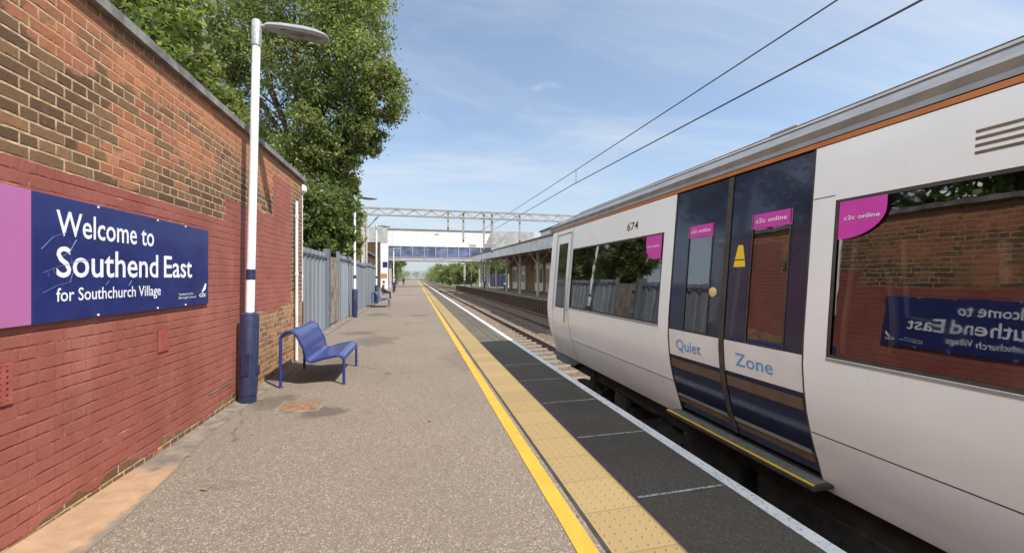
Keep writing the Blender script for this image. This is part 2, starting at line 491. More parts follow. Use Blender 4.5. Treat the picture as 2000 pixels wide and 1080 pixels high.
def m_glass(name, tint, refl=.24):
    k = NT(name)
    k.t.nodes.remove(k.b)
    gl = k.n('ShaderNodeBsdfGlossy'); gl.inputs['Roughness'].default_value = .012
    gl.inputs['Color'].default_value = (.95, .95, .95, 1)
    tr = k.n('ShaderNodeBsdfTransparent'); tr.inputs[0].default_value = tint + (1,)
    fr = k.n('ShaderNodeFresnel'); fr.inputs['IOR'].default_value = 1.5
    # very slight waviness of the panes
    bp = k.n('ShaderNodeBump'); k.put(k.rng(k.noise(4, 6, .7), .45, .75, .010, .055), gl.inputs['Roughness'])
    bp.inputs['Strength'].default_value = .035; bp.inputs['Distance'].default_value = .02
    k.put(k.noise(3.0, 2), bp.inputs['Height']); k.put(bp.outputs[0], gl.inputs['Normal'])
    mx = k.n('ShaderNodeMixShader')
    k.put(k.math('ADD', fr.outputs[0], refl - .04, True), mx.inputs[0])
    k.t.links.new(tr.outputs[0], mx.inputs[1]); k.t.links.new(gl.outputs[0], mx.inputs[2])
    k.t.links.new(mx.outputs[0], k.out.inputs[0])
    return k.m
def m_train_white():
    k = NT('train_white_paint')
    x, y, z = k.xyz()
    c = k.mix(k.rng(k.noise(1.6, 5, .6), .3, .7), (.80, .81, .80), (.85, .86, .85))
    grime = k.math('MULTIPLY', k.rng(k.noise(2.2, 6, .65, v=k.scale(k.pos(), (1, .3, 1.5))), .40, .75), k.rng(z, .75, .05, 0, .45))
    grime = k.math('ADD', grime, k.math('MULTIPLY', k.rng(k.noise(5, 6, .7, v=k.scale(k.pos(), (1, 2.2, .12))), .54, .8), .24), True)
    c = k.mix(grime, c, (.55, .48, .39))
    k.base(c); k.rough(.38)
    k.b.inputs['Coat Weight'].default_value = .8; k.b.inputs['Coat Roughness'].default_value = .16
    k.bump(k.noise(1.6, 2), .10, .02)
    return k.m
def m_fence():
    k = NT('fence_galvanised')
    x, y, z = k.xyz()
    cell = k.math('FLOOR', k.math('DIVIDE', y, .21))
    w_ = k.n('ShaderNodeTexWhiteNoise', noise_dimensions='1D'); k.put(cell, w_.inputs['W'])
    c = k.mix(w_.outputs[0], (.14, .165, .20), (.27, .295, .33))
    bay = k.n('ShaderNodeTexWhiteNoise', noise_dimensions='1D'); k.put(k.math('FLOOR', k.math('DIVIDE', y, 1.27)), bay.inputs['W'])
    c = k.mix(k.rng(bay.outputs[0], .5, 1, 0, .4, False), c, (.17, .175, .185))
    c = k.mix(k.rng(k.noise(2.0, 5, .65, v=k.scale(k.pos(), (1, 2.2, .22))), .50, .74, 0, .6), c, (.13, .14, .155))
    c = k.mix(k.rng(k.noise(1.1, 6, .7, v=k.scale(k.pos(), (1, 2.0, .5))), .62, .75, 0, .6), c, (.22, .16, .10))
    k.base(c); k.rough(.55); k.b.inputs['Metallic'].default_value = .15
    return k.m
def m_perf():
    k = NT('blue_perforated_sheet')
    o = k.obj()
    v = k.vor(42, v=o)
    c = k.mix(k.rng(v, .14, .24), (.008, .011, .045), (.018, .032, .16))
    c = k.mix(k.rng(k.noise(6, 5, .6), .5, .75, 0, .4), c, (.05, .075, .26))
    k.base(c); k.rough(.33); k.b.inputs['Coat Weight'].default_value = .4
    return k.m
def m_white_bridge():
    k = NT('bridge_white_panel')
    c = k.mix(k.rng(k.noise(.6, 5, .6), .3, .7), (.56, .56, .555), (.68, .68, .675))
    c = k.mix(k.rng(k.noise(1.2, 6, .65, v=k.scale(k.pos(), (1.5, 1, .3))), .60, .78, 0, .5), c, (.42, .42, .41))
    fx = k.math('FRACT', k.math('DIVIDE', k.xyz()[0], 1.95))
    c = k.mix(k.math('MULTIPLY', k.math('LESS_THAN', fx, .03), .55), c, (.25, .25, .25))
    k.base(c); k.rough(.6)
    return k.m

def m_skirt():
    k = NT('skirt_concrete')
    x, y, z = k.xyz()
    n = k.noise(7, 6, .65)
    c = k.mix(k.rng(n, .3, .7), (.27, .165, .092), (.36, .235, .14))
    c = k.mix(k.rng(k.noise(60, 4, .7), .4, .75, 0, .35), c, (.22, .16, .11))
    gy = k.math('ADD', k.math('MULTIPLY', k.rng(y, 3.3, 4.2), 1.0), k.math('MULTIPLY', k.math('SUBTRACT', n, .5), .9))
    c = k.mix(k.rng(gy, .35, .65), c, k.mix(k.rng(n, .35, .65), (.20, .165, .13), (.12, .095, .075)))
    ed = k.math('ADD', k.rng(x, -1.98, -1.80), k.math('MULTIPLY', k.math('SUBTRACT', k.noise(11, 5, .7), .5), 1.6))
    c = k.mix(k.rng(ed, .45, 1.0), c, (.165, .132, .104))
    k.base(c); k.rough(.92); k.bump(k.noise(60, 4, .7), .5, .006)
    return k.m
M = dict(
    asphalt=m_asphalt(), coper=m_coper(), tactile=m_tactile(),
    yellow=m_line('yellow_road_paint', (.55, .30, .03), .645, (.22, .19, .14)),
    white=m_line('white_road_paint', (.78, .79, .79), .60, (.20, .19, .18)),
    joint=m_line('joint_paint', (.46, .46, .46), .54, (.11, .10, .095)),
    brick_wall=m_brick('brick_painted', True), brick=m_brick('brick_plain', False, .8), brick_mid=m_brick('brick_far', False, .85), brick_dark=m_brick('brick_sooty', False, .38),
    ballast=m_ballast(), ground=m_ground(),
    coping=paint('coping_concrete', (.17, .165, .155), .9, .35, 7, bump=.4, dirt=(.07, .068, .06)),
    skirt=m_skirt(),
    channel=paint('grey_concrete', (.16, .135, .11), .9, .35, 6, bump=.4, dirt=(.10, .085, .07)),
    sign_blue=paint('sign_blue', (.015, .024, .125), .32, .12, 4, coat=.2, dirt=(.021, .034, .155)),
    sign_pink=paint('sign_pink', (.40, .13, .31), .35, .05, 2, coat=.2),
    letter=paint('letter_white', (.74, .76, .80), .5, .05, 9),
    scratch=paint('scratch_pale', (.045, .065, .20), .5, .3, 30),
    navy=paint('lamp_navy', (.019, .026, .066), .35, .18, 8, coat=.3),
    lamp_white=paint('lamp_white', (.76, .77, .78), .42, .06, 5, dirt=(.55, .55, .52)),
    steel=paint('grey_steel', (.34, .35, .36), .42, .15, 9, metal=.5),
    lantern=paint('lantern_grey', (.27, .275, .285), .4, .1, 9, metal=.2),
    lens=paint('lantern_lens', (.13, .125, .12), .2, .2, 12, coat=.6),
    blue=paint('bench_blue', (.016, .028, .145), .34, .12, 8, coat=.4),
    perf=m_perf(), fence=m_fence(),
    fence_dark=paint('fence_rail', (.09, .10, .115), .6, .25, 6),
    rusty=paint('gate_rust', (.20, .175, .15), .7, .35, 3, dirt=(.17, .10, .055)),
    pipe=paint('pipe_white', (.62, .63, .63), .5, .12, 4, dirt=(.40, .38, .34)),
    dark=paint('dark_iron', (.035, .033, .032), .6, .3, 10),
    rust=paint('manhole_rust', (.20, .11, .06), .8, .35, 14, dirt=(.13, .08, .05), bump=.4),
    bark=paint('tree_bark', (.085, .065, .048), .95, .35, 7, bump=.8),
    leaf_main=m_leaf('leaf_mid_green', (.105, .132, .046), (.225, .262, .095), (.42, .43, .22)),
    leaf_yellow=m_leaf('leaf_yellow_green', (.105, .132, .038), (.225, .255, .08), (.45, .43, .23)),
    leaf_dark=m_leaf('leaf_dark_green', (.068, .100, .028), (.14, .185, .054), (.25, .29, .10)),
    train_white=m_train_white(),
    train_navy=paint('train_navy', (.021, .025, .055), .16, .15, 3, coat=.55),
    stripe=paint('train_orange', (.44, .135, .03), .4, .1, 6, dirt=(.36, .10, .02)),
    roof=paint('train_roof', (.20, .205, .215), .55, .14, 3, dirt=(.20, .19, .17)),
    gutter=paint('train_gutter', (.14, .105, .07), .6, .25, 5),
    gutter_light=paint('train_gutter_light', (.25, .26, .275), .5, .12, 5),
    seal=paint('rubber_seal', (.055, .046, .038), .6, .25, 12),
    tan=paint('tan_strip', (.135, .088, .06), .5, .2, 5),
    band=paint('door_band', (.72, .71, .70), .4, .04, 4),
    band_text=paint('band_text_blue', (.10, .30, .62), .5, .12, 10),
    pink=paint('label_pink', (.58, .05, .38), .4, .04, 5),
    warn=paint('warning_yellow', (.82, .55, .03), .4, .05, 6),
    glass=m_glass('window_glass', (.40, .39, .37), .205),
    inner=paint('train_lining', (.34, .33, .31), .7, .1, 4),
    seat=paint('seat_moquette', (.03, .035, .10), .9, .3, 20),
    rail_in=paint('grab_rail', (.88, .87, .83), .35, .05, 5),
    under_grey=paint('step_grey', (.13, .13, .125), .7, .2, 20),
    under=paint('underframe', (.034, .029, .024), .8, .4, 8, dirt=(.09, .065, .045)),
    wheel=paint('wheel_steel', (.06, .05, .042), .5, .3, 9, metal=.4),
    railtop=paint('rail_steel', (.36, .34, .32), .3, .15, 5, metal=.8),
    railside=paint('rail_rust', (.11, .062, .036), .85, .3, 12),
    sleeper=paint('sleeper_concrete', (.20, .165, .125), .9, .25, 8, bump=.3),
    gantry=paint('gantry_paint', (.28, .248, .215), .6, .18, 3, dirt=(.24, .19, .14)),
    wire=paint('wire_copper', (.035, .03, .032), .5, .2, 5),
    insul=paint('insulator_brown', (.09, .05, .035), .3, .2, 9),
    bridge=m_white_bridge(),
    bridge_grey=paint('bridge_grey', (.28, .285, .28), .7, .22, 1.2, dirt=(.17, .165, .15)),
    bridge_dark=paint('bridge_roof', (.15, .145, .14), .8, .2, 2),
    bridge_glass=paint('bridge_blue_glass', (.085, .105, .20), .22, .5, .8, coat=.5, dirt=(.20, .21, .24)),
    beam=paint('bridge_beam', (.30, .295, .29), .6, .15, 2),
    fascia=paint('canopy_fascia', (.42, .43, .44), .6, .14, 1.3, dirt=(.28, .28, .28)),
    felt=paint('roof_felt', (.085, .08, .078), .9, .25, 3),
    soffit=paint('canopy_soffit', (.30, .22, .17), .8, .25, 2),
    column=paint('column_cream', (.42, .39, .35), .6, .15, 3),
    frame=paint('frame_cream', (.52, .46, .40), .6, .12, 3),
    pane=paint('dark_pane', (.025, .022, .02), .12, .3, 3, coat=.8),
    orange=paint('poster_orange', (.42, .22, .07), .5, .08, 4),
    hoard=paint('hoarding_blue', (.035, .045, .12), .6, .3, 2),
    skin=paint('skin', (.42, .24, .17), .55, .06, 9),
    hair=paint('hair_dark', (.03, .022, .018), .6, .2, 20),
    cloth_dark=paint('cloth_dark', (.02, .021, .028), .9, .25, 12),
    cloth_blue=paint('cloth_blue', (.045, .06, .14), .9, .25, 12),
    cloth_brown=paint('cloth_brown', (.10, .06, .045), .9, .25, 12),
)

# ------------------------------------------------------------------ large structure
YF = 330.0
gr = MB(); N_ = 900
gr.quad((-N_, -60, -1.30), (N_, -60, -1.30), (N_, 1500, -1.30), (-N_, 1500, -1.30))
structure(gr.build('ground', M['ground']))

# home platform: one deck, falling away behind the fence
pl = MB()
pl.box(-7.5, 2.32, -14, YF, -1.29, 0)
structure(pl.build('platform', M['asphalt']))
pe = MB(); pe.box(1.49, 2.36, -14, YF, -.16, .004)
structure(pe.build('platform_edge', M['coper']))
pf = MB(); pf.box(2.322, 2.335, -14, YF, -1.28, -.17)
structure(pf.build('platform_face', M['brick_dark']))
tp = MB(); tp.box(1.07, 1.488, -2, YF, -.02, .006)
for j in range(0, 30):      # raised blisters on the near slabs
    for a in range(6):
        for b in range(6):
            cx = 1.07 + .035 + a * .0696; cy = .8 + j * .4 + .033 + b * .0667
            r = .0125
            n = 8
            vs = [(cx + r * math.cos(2 * math.pi * q / n), cy + r * math.sin(2 * math.pi * q / n), .0055) for q in range(n)]
            vs += [(cx + r * .62 * math.cos(2 * math.pi * q / n), cy + r * .62 * math.sin(2 * math.pi * q / n), .0118) for q in range(n)]
            tp.add(vs, [(q, (q + 1) % n, n + (q + 1) % n, n + q) for q in range(n)] + [tuple(range(n, 2 * n))])
structure(tp.build('tactile_paving', M['tactile'], fix=False))
gp = MB(); gp.box(1.045, 1.069, -2, YF, -.02, .003)
structure(gp.build('paving_joint', M['dark']))
def wavy_strip(x0, x1, y0, y1, z, amp):
    mb = MB(); ys = [y0 + .22 * i for i in range(int((min(y1, 40) - y0) / .22))] + [y1]
    vs = []
    for y in ys:
        a = mnoise.noise(Vector((y * 2.3, 0, 3))) * amp; b = mnoise.noise(Vector((y * 2.3, 5, 9))) * amp
        vs += [(x0 + a, y, z), (x1 + b, y, z)]
    mb.add(vs, [(2 * i, 2 * i + 1, 2 * i + 3, 2 * i + 2) for i in range(len(ys) - 1)])
    return mb
structure(wavy_strip(.885, 1.005, -2, YF, .0045, .006).build('yellow_line', M['yellow']))
structure(wavy_strip(2.245, 2.352, -4, YF, .0085, .003).build('white_line', M['white']))
jl = MB()
for i, y in enumerate([.35, 1.42, 2.49, 3.56, 4.64, 5.72, 6.8]):
    jl.quad((1.52, y - .011, .0082), (2.235, y - .011, .0082), (2.235, y + .011, .0082), (1.52, y + .011, .0082))
structure(jl.build('paving_joint_line', M['joint']))
# concrete skirt at the wall foot
sk = MB()
ys = [-5 + .25 * i for i in range(57)]
rings = []
for y in ys:
    w = .38 if y < 3.0 else max(.20, .38 - (y - 3.0) * .12)
    h = .055 if y < 2.6 else max(.016, .055 - (y - 2.6) * .028)
    j = mnoise.noise(Vector((y * 1.7, 1, 0))) * .02
    rings.append([(-2.19, y, -.02), (-2.19, y, h + .012), (-2.19 + w * .55, y, h * .7), (-2.19 + w + j, y, .006), (-2.19 + w + j, y, -.02)])
sk.loft(rings)
structure(sk.build('concrete_skirt', M['skirt']))
ch = MB()
ch.box(-2.66, -2.36, 9.2, 27, -.02, .03)
structure(ch.build('drain_channel', M['channel']))

# ballast bed between the platforms
bl = MB(); nx, ny = 34, 240
xs = np.linspace(2.3, 8.95, nx); yy = np.concatenate([np.linspace(-10, 40, 160), np.linspace(41, YF, 80)])
vs = [(x, y, -1.09 + mnoise.noise(Vector((x * 4.1, y * 4.1, 0))) * .03 + mnoise.noise(Vector((x * 1.1, y * .7, 5))) * .03 - (.05 if 5.2 < x < 6.3 else 0)) for y in yy for x in xs]
bl.add(vs, [(j * nx + i, j * nx + i + 1, (j + 1) * nx + i + 1, (j + 1) * nx + i) for j in range(len(yy) - 1) for i in range(nx - 1)])
structure(bl.build('ballast_bed', M['ballast'], smooth=True))

T1, T2 = 4.05, 7.35
# far platform
fp = MB(); fp.box(8.98, 24, 4, 92, -1.29, 0)
structure(fp.build('far_platform', M['asphalt']))
fe = MB(); fe.box(8.9, 9.6, 4, 92, -.15, .004)
structure(fe.build('far_platform_edge', M['coper']))
ff = MB()
ff.box(8.965, 8.978, 4, 92, -1.28, -.16)
for i in range(110): ff.box(8.93, 8.964, 4.2 + i * .8, 4.32 + i * .8, -1.28, -.16)
structure(ff.build('far_platform_face', M['brick_dark']))
structure(wavy_strip(8.93, 9.04, 4, 92, .0085, .003).build('far_white_line', M['white']))

def rail(xc, label):
    t = thing('rail', (xc, 0, -1.06), label, 'rail', 'running rails')
    mb = MB()
    pr = [(-.07, 0), (.07, 0), (.07, .015), (.012, .035), (.012, .11), (.033, .118), (.033, .142), (-.033, .142), (-.033, .118), (-.012, .11), (-.012, .035), (-.07, .015)]
    mb.loft([[(a, y, b) for a, b in pr] for y in (-12, 60, YF)])
    mb.build('rail_web', M['railside'], t)
    h = MB(); h.box(-.03, .03, -12, YF, .1425, .147); h.build('running_surface', M['railtop'], t)
rail(T1 - .7525, 'running rail nearest the near platform edge'); rail(T1 + .7525, 'second running rail out from the near platform edge')
rail(T2 - .7525, 'third running rail out from the near platform edge'); rail(T2 + .7525, 'running rail nearest the far platform face')
sl = MB()
sl.loft([[(x, -.125, -1.2), (x, .125, -1.2), (x, .10, z), (x, -.10, z)] for x, z in ((-1.25, -1.05), (-.75, -1.045), (-.25, -1.075), (.25, -1.075), (.75, -1.045), (1.25, -1.05))])
slp = sl.build('sleeper', M['sleeper'])
first = True
for xc, lab in ((T1, 'concrete sleeper under the near track'), (T2, 'concrete sleeper under the track beside the far platform')):
    for i in range(62):
        o = slp if first else slp.copy()
        if not first: COL.objects.link(o)
        first = False
        o.location = (xc, 7.6 + i * .7, 0)
        tag(o, lab, 'sleeper', 'sleepers of the near track' if xc == T1 else 'sleepers of the far track')

# ------------------------------------------------------------------ brick wall with sign
WX = -2.18; WE = 8.5
wl = thing('brick_wall', (WX, 0, 0), 'tall brick wall, its lower half painted red, with a concrete coping', 'wall')
mb = MB()
mb.box(-.36, 0, -7, 7.80, -.05, 3.44)
mb.box(-.36, .0, 7.803, WE, -.05, 3.44)
mb.build('brickwork', M['brick_wall'], wl)
cp = MB()
y = -7.0
while y < WE:
    y2 = min(y + 1.15, WE + .10)
    dz = random.uniform(-.004, .004)
    cp.loft([[(.055, yy_, 3.441), (.055, yy_, 3.52 + dz), (-.15, yy_, 3.56 + dz), (-.42, yy_, 3.52 + dz), (-.42, yy_, 3.441)] for yy_ in (y + .004, y2 - .004)])
    y = y2
cp.build('coping', M['coping'], wl)
def airbrick(y0, y1, z0, z1, cols, rows, name, mat_face):
    mb = MB(); d = .012
    w = (y1 - y0); h = (z1 - z0)
    b = MB(); b.box(.001, .004, y0, y1, z0, z1)
    o = b.build(name, M['dark'], wl)
    g = MB()
    for i in range(cols + 1):
        yc = y0 + w * i / cols; t = .013 if 0 < i < cols else .02
        g.box(.0045, d, max(y0, yc - t), min(y1, yc + t), z0, z1)
    for i in range(rows + 1):
        zc = z0 + h * i / rows; t = .009 if 0 < i < rows else .018
        g.box(.005, d - .0006, y0 + .001, y1 - .001, max(z0, zc - t), min(z1, zc + t))
    g.build('grille', mat_face, o)
red_cast = paint('red_cast', (.30, .07, .055), .65, .2, 9)
airbrick(2.53, 2.77, .86, 1.09, 5, 7, 'air_vent', red_cast)
airbrick(4.05, 4.19, .905, 1.105, 4, 1, 'air_vent', red_cast)
nb = MB()
for (y0, y1, z0, z1) in ((4.9, 5.45, .285, .30),):
    nb.box(.001, .006, y0, y1, z0, z1)
nb.build('mortar_repair', M['channel'], wl)

sg = thing('station_sign', (WX + .004, 2.4, 1.28), 'long blue and pink station name board fixed to the red painted wall', 'sign')
SY, SZ = 2.4, 1.28
def sp_(y, z, d=.0): return (d, y - SY, z - SZ)
mb = MB(); mb.box(.0, .022, 2.865 - SY, 4.85 - SY, 0, .775); mb.build('blue_panel', M['sign_blue'], sg, bevel=.002)
mb = MB(); mb.box(.0, .022, 1.9 - SY, 2.860 - SY, 0, .775); mb.build('pink_panel', M['sign_pink'], sg, bevel=.002)
def sgn(y0, z0): return lambda u, v: (.0235, y0 + u - SY, z0 + v - SZ)
fit_text('Welcome to', .93, .155, sgn(3.02, 1.817), M['letter'], 'lettering', sg, .010)
fit_text('Southend', .985, .188, sgn(3.02, 1.558), M['letter'], 'lettering', sg, .011)
fit_text('East', .445, .188, sgn(4.085, 1.558), M['letter'], 'lettering', sg, .011)
fit_text('for Southchurch Village', 1.02, .082, sgn(3.02, 1.405), M['letter'], 'lettering', sg, .008)
fit_text('Southend on Sea', .24, .020, sgn(4.31, 1.388), M['letter'], 'lettering', sg)
fit_text('Borough Council', .29, .020, sgn(4.31, 1.355), M['letter'], 'lettering', sg)
lg = fit_text('c2c', .13, .045, sgn(4.665, 1.358), M['letter'], 'logo', sg, .02)
sw = MB()
for q in range(2):
    sw.tube([(.0238, 4.72 - SY + .02 * q, 1.41 - SZ), (.0238, 4.755 - SY + .02 * q, 1.44 - SZ), (.0238, 4.785 - SY + .012 * q, 1.49 - SZ)], [.002, .006, .002], 5)
sw.build('logo_swoosh', M['letter'], sg)
sc = MB()
for pts in ([(2.92, 1.72), (3.0, 1.80), (3.10, 1.84), (3.17, 1.80), (3.12, 1.72), (3.06, 1.68)], [(2.93, 1.58), (3.04, 1.62), (3.2, 1.665), (3.28, 1.67)],
            [(3.13, 1.68), (3.14, 1.58), (3.12, 1.52)], [(2.93, 1.46), (3.02, 1.50), (3.13, 1.525)], [(2.96, 1.60), (2.97, 1.56)], [(3.0, 1.61), (3.015, 1.57)],
            [(3.38, 1.54), (3.42, 1.50), (3.45, 1.53)], [(3.62, 1.53), (3.65, 1.49), (3.68, 1.53), (3.72, 1.48)]):
    sc = MB(); sc.tube([(.0222, a - SY, b - SZ) for a, b in pts], .0028, 4)
    sc.build('scratch_mark', M['scratch'], sg)
for y_ in (3.35, 4.0, 4.42, 2.6, 2.1):
    for z_ in (.013, .762):
        b = MB(); b.lathe([(.008, 0), (.008, .004), (.003, .006)], n=8)
        o = b.build('screw', M['lamp_white'], sg); o.location = (.0222, y_ - SY, z_); o.rotation_euler = (0, R(90), 0)

# pipes at the wall end
def pipe_thing(name, x, y, z0, z1, r, label, hopper, foot):
    t = thing(name, (x, y, 0), label, 'pipe')
    mb = MB(); mb.tube([(0, 0, z0), (0, 0, z1)], r, 12); mb.build('pipe', M['pipe'], t, smooth=True)
    br = MB()
    for z in np.linspace(z0 + .5, z1 - .3, 3): br.lathe([(r + .008, 0), (r + .008, .05)], (0, 0, z), 12)
    br.build('bracket', M['pipe'], t)
    if hopper:
        h = MB(); h.lathe([(r + .01, 0), (r + .07, .06), (r + .075, .14), (r + .05, .18), (.01, .20)], (0, 0, z1 - .02), 14); h.build('hopper', M['pipe'], t, smooth=True)
    if foot:
        f = MB(); f.tube([(0, 0, z0 + .02), (0, 0, .02)], r + .012, 12); f.build('iron_foot', M['dark'], t, smooth=True)
pipe_thing('drain_pipe', -2.125, 7.93, .05, 2.95, .026, 'slim white pipe fixed against the end of the brick wall', False, False)
pipe_thing('drain_pipe', -2.30, 8.85, 1.05, 3.28, .045, 'thick white downpipe with a round hopper just past the wall end', True, True)

# ------------------------------------------------------------------ lamp posts
def lamp_post():
    t = thing('lamp_post', (0, 0, 0), 'x', 'lamp post', 'lamp posts along the near platform')
    mb = MB(); mb.lathe([(.098, 0), (.098, .10), (.105, .105), (.105, 1.06), (.098, 1.075), (.098, 1.10), (.062, 1.125)], n=24); mb.build('sleeve', M['navy'], t, smooth=True)
    mb = MB(); mb.box(.094, .118, -.035, .035, .34, .46); mb.box(-.04, .04, -.112, -.098, .35, .62); mb.build('access_door', M['navy'], t)
    mb = MB(); mb.lathe([(.050, 1.10), (.046, 3.0), (.045, 4.48)], n=18); mb.build('pole', M['lamp_white'], t, smooth=True)
    mb = MB(); mb.lathe([(.0515, 1.53), (.0515, 1.66)], n=18); mb.build('band', M['navy'], t, smooth=True)
    mb = MB(); mb.lathe([(.056, 4.46), (.056, 4.76), (.04, 4.785), (.005, 4.79)], n=18); mb.tube([(.04, 0, 4.72), (.14, 0, 4.725)], .024, 10); mb.build('bracket', M['steel'], t, smooth=True)
    hd = MB()
    rings = []
    for x, hw, zt, zb in ((.09, .035, 4.755, 4.70), (.14, .07, 4.77, 4.695), (.30, .10, 4.775, 4.685), (.55, .125, 4.77, 4.665), (.70, .12, 4.755, 4.66), (.80, .085, 4.73, 4.67), (.835, .04, 4.705, 4.68)):
        zm = zb + (zt - zb) * .35
        rings.append([(x, -hw, zm), (x, -hw * .8, zb), (x, hw * .8, zb), (x, hw, zm), (x, hw * .72, zt - .012), (x, hw * .3, zt), (x, -hw * .3, zt), (x, -hw * .72, zt - .012)])
    hd.loft(rings)
    h = hd.build('lantern', M['lantern'], t, smooth=True)
    ln = MB()
    rings = []
    for x, hw, d in ((.28, .05, .008), (.34, .08, .022), (.52, .10, .034), (.68, .09, .03), (.76, .05, .008)):
        rings.append([(x, hw * math.cos(a), 4.672 - d * math.sin(a)) for a in [math.pi * q / 6 for q in range(7)]])
    ln.loft(rings)
    ln.build('lens', M['lens'], h, smooth=True)
    return t
lp = lamp_post()
lamps = [(-2.05, 5.57, .022, 'white lamp post with a navy sleeve beside the blue bench and brick wall'),
         (-2.35, 16.5, 0, 'white lamp post with navy sleeve standing before the grey metal fence'),
         (-2.35, 25.2, 0, 'third white lamp post along the platform, just behind the far blue bench'),
         (-2.35, 44.0, 0, 'small farthest white lamp post on the near platform, before the footbridge')]
for i, (x, y, tilt, lab) in enumerate(lamps):
    o = lp if i == 0 else copy_tree(lp)
    o.location = (x, y, 0); o.rotation_euler = (0, tilt, 0); o['label'] = lab
for i, (x, y) in enumerate(((9.9, 58), (10.1, 74), (10.1, 84), (10.6, 90))):
    o = copy_tree(lp)
    o.location = (x, y, 0); o.rotation_euler = (0, 0, R(180))
    o['group'] = 'lamp posts of the far platform'
    o['label'] = 'white lamp post on the far platform beyond the canopy, seen beneath the footbridge'

# ------------------------------------------------------------------ benches
def bench():
    t = thing('bench', (0, 0, 0), 'x', 'bench', 'blue metal benches on the near platform')
    def arc(cx, cz, r, a0, a1, n=7): return [(cx + r * math.cos(R(a0 + (a1 - a0) * i / n)), cz + r * math.sin(R(a0 + (a1 - a0) * i / n))) for i in range(n + 1)]
    back = arc(-.305, .68, .11, 180, 20)
    # back slopes from the hump down to the crease, then the seat rises to a rounded front
    prof = back + [(-.10, .50)] + arc(-.012, .425, .08, 205, 285, 5) + [(.12, .385)] + arc(.335, .335, .085, 100, 0, 6)
    full = [(-.415, 0), (-.415, .35)] + prof + [(.42, .15), (.42, 0)]
    L = 1.22
    sh = MB(); n = len(prof)
    off = []
    for i in range(n):
        a = Vector(prof[max(0, i - 1)]); b = Vector(prof[min(n - 1, i + 1)]); d = (b - a).normalized()
        off.append((prof[i][0] - d.y * .012, prof[i][1] + d.x * .012))
    inn = prof
    for i in range(n - 1):
        (a, b), (c, d) = off[i], off[i + 1]
        sh.quad((a, .012, b), (a, L - .012, b), (c, L - .012, d), (c, .012, d))
        (a, b), (c, d) = inn[i], inn[i + 1]
        sh.quad((a, .012, b), (c, .012, d), (c, L - .012, d), (a, L - .012, b))
    sh.build('seat_sheet', M['perf'], t, smooth=True, fix=False)
    for y in (0, L):
        fr = MB(); fr.tube([(a, y, b) for a, b in full], .021, 8)
        f = fr.build('side_frame', M['blue'], t, smooth=True)
        for x in (-.415, .42):
            ft = MB(); ft.lathe([(.034, 0), (.034, .008), (.022, .012)], (x, y, 0), 10); ft.build('foot_plate', M['blue'], f)
    return t
bn = bench()
benches = [(-1.45, 6.19, 'blue perforated metal bench beside the nearest lamp post, facing the track'),
           (-1.85, 21.8, 'second blue bench farther along, by the end of the grey fence'),
           (-2.35, 30.5, 'small distant blue bench with a person in brown sitting on it')]
for i, (x, y, lab) in enumerate(benches):
    o = bn if i == 0 else copy_tree(bn)
    o.location = (x, y, 0); o['label'] = lab

# manhole, patches, leaves on the platform
mh = thing('manhole_cover', (-1.36, 5.24, 0), 'rusty rectangular manhole cover set in grey concrete before the bench', 'manhole cover')
mb = MB(); mb.box(-.20, .20, -.17, .17, -.01, .008); mb.build('cover', M['rust'], mh, bevel=.003)
mb = MB()
for a in ((-.26, .26, -.24, -.172), (-.26, .26, .172, .24), (-.26, -.202, -.172, .172), (.202, .26, -.172, .172)): mb.box(*a, -.01, .005)
mb.build('surround', M['channel'], mh)
leaf_lit = paint('fallen_leaf', (.30, .14, .05), .8, .4, 40)
fl0 = None
for i in range(16):
    x = random.uniform(-2.0, -1.5) if i < 12 else random.uniform(-1.5, .5); y = random.uniform(2.6, 8.8)
    if fl0 is None:
        b = MB(); b.add([(-.03, 0, .008), (0, -.014, .012), (.03, 0, .009), (0, .014, .014)], [(0, 1, 2), (0, 2, 3)])
        o = fl0 = b.build('fallen_leaf', leaf_lit, fix=False)
    else:
        o = fl0.copy(); COL.objects.link(o)
    o.location = (x, y, 0); o.rotation_euler = (0, 0, random.uniform(0, 6)); s = random.uniform(.7, 1.3); o.scale = (s, s, 1)
    tag(o, 'small dry brown leaf lying on the platform near the wall foot', 'leaf', 'fallen leaves on the platform')

# ------------------------------------------------------------------ fence
def fence(y0, y1, x, label, top=2.34, mat_=None):
    t = thing('metal_fence', (x, y0, 0), label, 'fence')
    n = max(1, round((y1 - y0) / 2.6)); step = (y1 - y0) / n
    for i in range(n):
        a = i * step; tp_ = top + random.uniform(-.05, .05)
        mb = MB(); pts = []; y = a + .03; end = a + step - .03
        while y < end - .05:
            for dy, dx in ((0, 0), (.075, .0), (.10, .045), (.32, .045), (.345, 0)):
                if y + dy <= end: pts.append((dx + random.uniform(-.004, .004), y + dy))
            y += .42
        pts.append((0, end))
        vs = []
        for dx, yy_ in pts: vs += [(dx, yy_, .06), (dx, yy_, tp_)]
        vs2 = [(vx - .012, vy, vz) for vx, vy, vz in vs]
        m_ = len(pts)
        mb.add(vs, [(2 * j, 2 * j + 2, 2 * j + 3, 2 * j + 1) for j in range(m_ - 1)])
        mb.add(vs2, [(2 * j, 2 * j + 1, 2 * j + 3, 2 * j + 2) for j in range(m_ - 1)])
        o = mb.build('sheet_panel', mat_ or M['fence'], t, fix=False)
        r_ = MB(); r_.box(.047, .075, a + .02, a + step - .02, tp_ - .17, tp_ - .12); r_.build('rail', M['fence_dark'], t)
        p = MB(); p.box(-.05, .055, a - .03, a + .03, 0, tp_ + .10); p.build('post', M['fence'], t)
    p = MB(); p.box(-.05, .055, y1 - y0 - .03, y1 - y0 + .03, 0, top + .08); p.build('post', M['fence'], t)
    return t
fence(9.35, 12.75, -2.64, 'pale grey sheet metal fence between the wall end and the stained gate')
